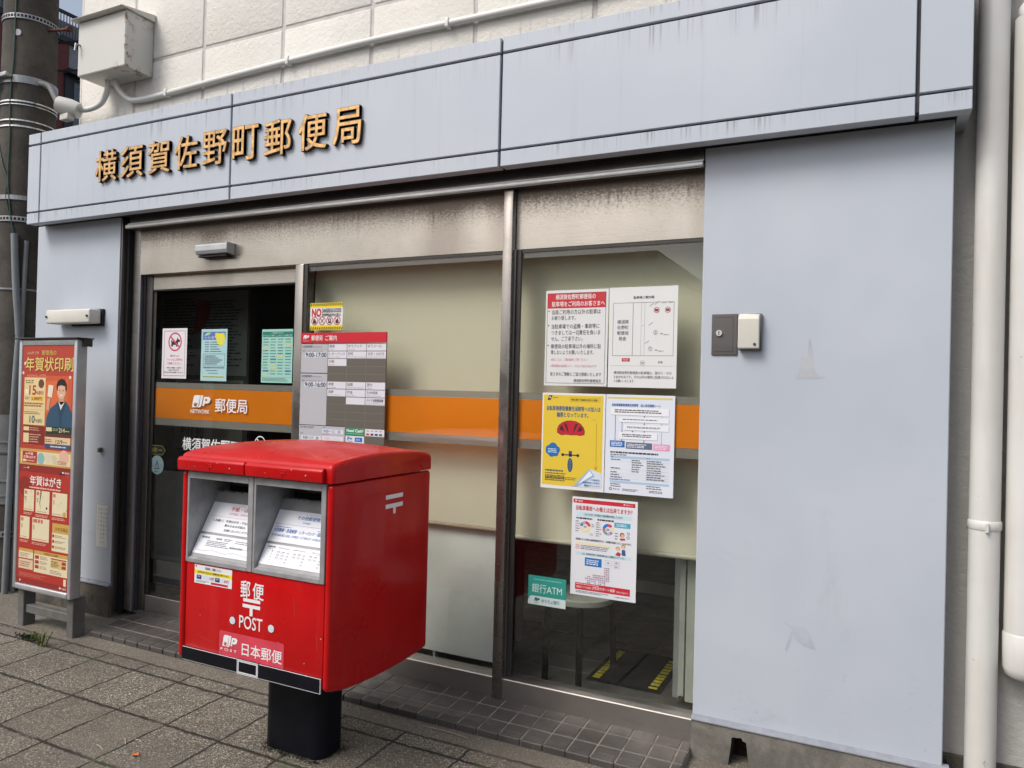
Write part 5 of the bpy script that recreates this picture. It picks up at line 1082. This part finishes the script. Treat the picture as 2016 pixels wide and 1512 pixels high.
# grey wrap at the foot
mb = MB(); 
for z0, z1 in ((.60, .93), (.935, 1.20)): mb.tube([pax(z0), pax((z0 + z1) / 2), pax(z1)], [pr_(z0) + .010, pr_(1) + .010, pr_(z1) + .010], M['grey_wrap'], 40)
mb.build('pole_wrap', UP)
for z, m in ((1.02, 'galv'), (.955, 'galv'), (.76, 'galv'), (.66, 'galv'), (.40, 'galv')): band(z, .014 if z != .40 else .04, M[m], 0, z == .40, .014)
# wires and conduits on the pole
def onpole(a, z, off=.006): c = pax(z); return Vector((c.x + (pr_(z) + off) * math.cos(a), c.y + (pr_(z) + off) * math.sin(a), z))
rad = math.radians
mb = MB(); c = pax(3.66); mb.tube([onpole(rad(-57), 3.79, -.002), onpole(rad(-57), 3.79, .003)], .022, M['galv'], 18); mb.build('tag', UP)
mb = MB(); mb.tube(arc([onpole(rad(-62), 4.5), onpole(rad(-63), 3.9), onpole(rad(-64), 3.6), onpole(rad(-68), 3.35), onpole(rad(-66), 3.1), onpole(rad(-66), 2.8), onpole(rad(-58), 2.55), onpole(rad(-50), 2.42)]), .0045, M['green_wire'], 6)
mb.tube(arc([onpole(rad(-100), 3.43), onpole(rad(-106), 3.25), onpole(rad(-104), 3.10), onpole(rad(-82), 2.9), onpole(rad(-66), 2.78), onpole(rad(-70), 2.68), onpole(rad(-60), 2.55)]), .0035, M['green_wire'], 6); mb.build('wire', UP)
mb = MB(); mb.tube(arc([onpole(rad(-47), 2.42, .022), onpole(rad(-42), 2.1, .022), onpole(rad(-36), 1.85, .022), onpole(rad(-34), 1.74, .022)]), .022, M['grey_conduit'], 12); mb.tube(arc([onpole(rad(-34), 1.74, .022), onpole(rad(-38), 1.3, .03), onpole(rad(-40), .7, .032), onpole(rad(-42), .0, .034)]), .019, M['grey_conduit'], 12); mb.build('conduit', UP)
mb = MB(); mb.tube(arc([onpole(rad(-26), 2.38, .016), onpole(rad(-28), 2.1, .016), onpole(rad(-29), 1.8, .016), onpole(rad(-30), 1.2, .016), onpole(rad(-30), .0, .016)]), .014, M['grey_conduit'], 10); mb.build('conduit', UP)
tag(MB().tube([(-5.32, 3.34, 3.86), (-4.1, 6.0, 4.95), (-2.6, 9.5, 6.6)], .010, M['black'], 6).build('overhead_wire'), 'thin black overhead wire running from the pole behind the cabinet', 'wire')
tag(MB().tube([(-5.33, 3.34, 3.66), (-4.1, 6.0, 4.62), (-2.6, 9.5, 6.2)], .007, M['black'], 6).build('overhead_wire'), 'thinner lower overhead wire running from the pole behind the cabinet', 'wire')

# far apartment block behind
AB = thing('apartment_block', 'maroon apartment block with a railed balcony far behind the pole', 'building', (-40, 24, 0))
z4 = lambda z: 1.45 + (z - 1.45) * 4
mb = MB(); mb.box(-52, -36.0, 14, 23.16, .0, z4(5.57), M['brick_red']); mb.build('wall', AB, label='maroon wall')
MB().box(-52, -36.05, 23.16, 32, 0, z4(5.57), M['mid_grey']).build('wall', AB, label='grey wall')
MB().box(-52, -35.9, 14, 32, z4(5.57), z4(5.64), M['navy_dark']).build('roof_edge', AB)
mb = MB(); mb.box(-36.0, -35.9, 14, 32, z4(5.905), z4(5.93) + .05, M['navy_dark'])
for k in range(70): mb.box(-35.98, -35.94, 18 + k * .15, 18.03 + k * .15, z4(5.64), z4(5.905), M['navy_dark'])
mb.box(-36.6, -36.5, 14, 32, z4(5.64), z4(5.88), M['mid_grey']); mb.build('balcony_railing', AB)
mb = MB(); mb.box(-36.02, -35.9, 22.94, 26, z4(4.45), z4(5.23), M['navy_dark']); mb.box(-36.02, -35.86, 23.38, 25.8, z4(4.5), z4(5.11), M['dark_glass']); mb.box(-36.0, -35.5, 22.9, 26, z4(5.18), z4(5.235), M['navy_dark']); mb.build('window', AB)

for r in range(5):
    for c in range(4):
        w_ = MB(); x = -50 + c * 3.6; z = 2.2 + r * 2.9; w_.box(x, x + 1.6, 13.93, 13.999, z, z + 1.4, M['navy_dark']); w_.box(x + .08, x + 1.52, 13.90, 13.929, z + .08, z + 1.32, M['dark_glass']); w_.build('window', AB)

# buildings on the other side of the street (seen as reflections)
OB = thing('opposite_building', 'brown building across the street, mirrored in the window glass', 'building', (-6, -11, 0))
MB().box(-26, -4.6, -17, -10, -.3, 4.35, M['opp']).build('wall', OB)
mb = MB(); mb.box(-26.3, -4.3, -17.2, -9.6, 4.351, 4.55, M['bead']); mb.prism([(-17, 4.551), (-13.5, 5.3), (-10, 4.551)], -22, -9.5, 'x', M['opp']); mb.build('roof', OB)
for x in (-20, -15.5, -11.8, -8.2): MB().box(x, x + 1.5, -9.99, -9.95, .9, 2.5, M['dark_glass']).build('window', OB)
OB2 = thing('opposite_shed', 'low grey shed across the street, mirrored in the window glass', 'building', (4, -12, 0))
MB().box(-4.2, 12, -18, -11, -.3, 3.1, M['opp_light']).build('wall', OB2)
MB().prism([(-18.2, 3.101), (-18.2, 3.5), (-10.7, 3.25), (-10.7, 3.101)], -4.25, 12.2, 'x', M['bead']).build('roof', OB2)

# weeds and litter
rw = random.Random(11)
wd = MB()
for k in range(26):
    bx, by = -4.06 + rw.gauss(0, .012), 2.555 + rw.gauss(0, .01); a = rw.uniform(0, 6.28); l = rw.uniform(.07, .19); t = rw.uniform(.2, .9)
    base = Vector((bx, by, slope(by))); dirv = Vector((math.cos(a) * t, math.sin(a) * t, 1)).normalized(); sd_ = Vector((-math.sin(a), math.cos(a), 0)) * .0026
    m1 = base + dirv * l * .55; tp = base + dirv * l * .8 + Vector((math.cos(a), math.sin(a), -.5)) * l * .25
    wd.add([base - sd_, base + sd_, m1 + sd_ * .8, m1 - sd_ * .8, tp], [(0, 1, 2, 3), (3, 2, 4)], M['grass'])
tag(wd.build('weed'), 'tuft of yellowish grass growing from the paving joint below the poster stand', 'weed')
mo = MB()
for k in range(260):
    bx, by = rw.gauss(-4.22, .045), rw.gauss(2.60, .014); a = rw.uniform(0, 6.28); l = rw.uniform(.008, .022); z = slope(by)
    mo.add([(bx, by, z), (bx + l * math.cos(a), by + l * math.sin(a), z + l * .7), (bx + l * .6 * math.cos(a + .6), by + l * .6 * math.sin(a + .6), z + l)], [(0, 1, 2)], M['leafg'])
for k in range(700):
    side = rw.random(); t_ = rw.random()
    bx, by = (-2.20 + .285 * t_, 2.303 - abs(rw.gauss(0, .012))) if side < .6 else ((-2.203 - abs(rw.gauss(0, .012)), 2.31 + .14 * t_) if side < .8 else (-1.912 + abs(rw.gauss(0, .012)), 2.31 + .14 * t_))
    a = rw.uniform(0, 6.28); l = rw.uniform(.003, .010); z = slope(by)
    mo.add([(bx, by, z), (bx + l * math.cos(a), by + l * math.sin(a), z + l * .5), (bx + l * .6 * math.cos(a + .6), by + l * .6 * math.sin(a + .6), z + l * .7)], [(0, 1, 2)], M['moss_dark'])
mo.build('moss', kind='stuff')
tag(MB().add([(-2.608, 2.010, slope(2.01) + .004), (-2.585, 2.0, slope(2.0) + .010), (-2.572, 2.018, slope(2.018) + .005), (-2.59, 2.03, slope(2.03) + .008)], [(0, 1, 2, 3)], M['orange_leaf']).build('fallen_leaf'), 'small orange scrap of leaf lying on the paving left of the post box', 'leaf')
for nm, (a, b), lab in (('straw', ((-2.745, 2.085), (-2.70, 2.055)), 'pale dry straw on the paving, uppermost beside the orange leaf'), ('straw', ((-2.70, 2.10), (-2.655, 2.095)), 'pale dry straw on the paving, right of the uppermost straw'), ('straw', ((-2.80, 2.00), (-2.74, 1.985)), 'pale dry straw on the paving, nearest the lower edge'), ('straw', ((-1.72, 2.74), (-1.50, 2.735)), 'long dry straw in front of the tiled apron')):
    tag(MB().tube([(a[0], a[1], slope(a[1]) + .003), ((a[0] + b[0]) / 2, (a[1] + b[1]) / 2, slope(a[1]) + .007), (b[0], b[1], slope(b[1]) + .003)], .0016, M['straw'], 5).build(nm), lab, 'straw', 'dry straws on the paving')

D.objects.remove(FO); D.curves.remove(FC)
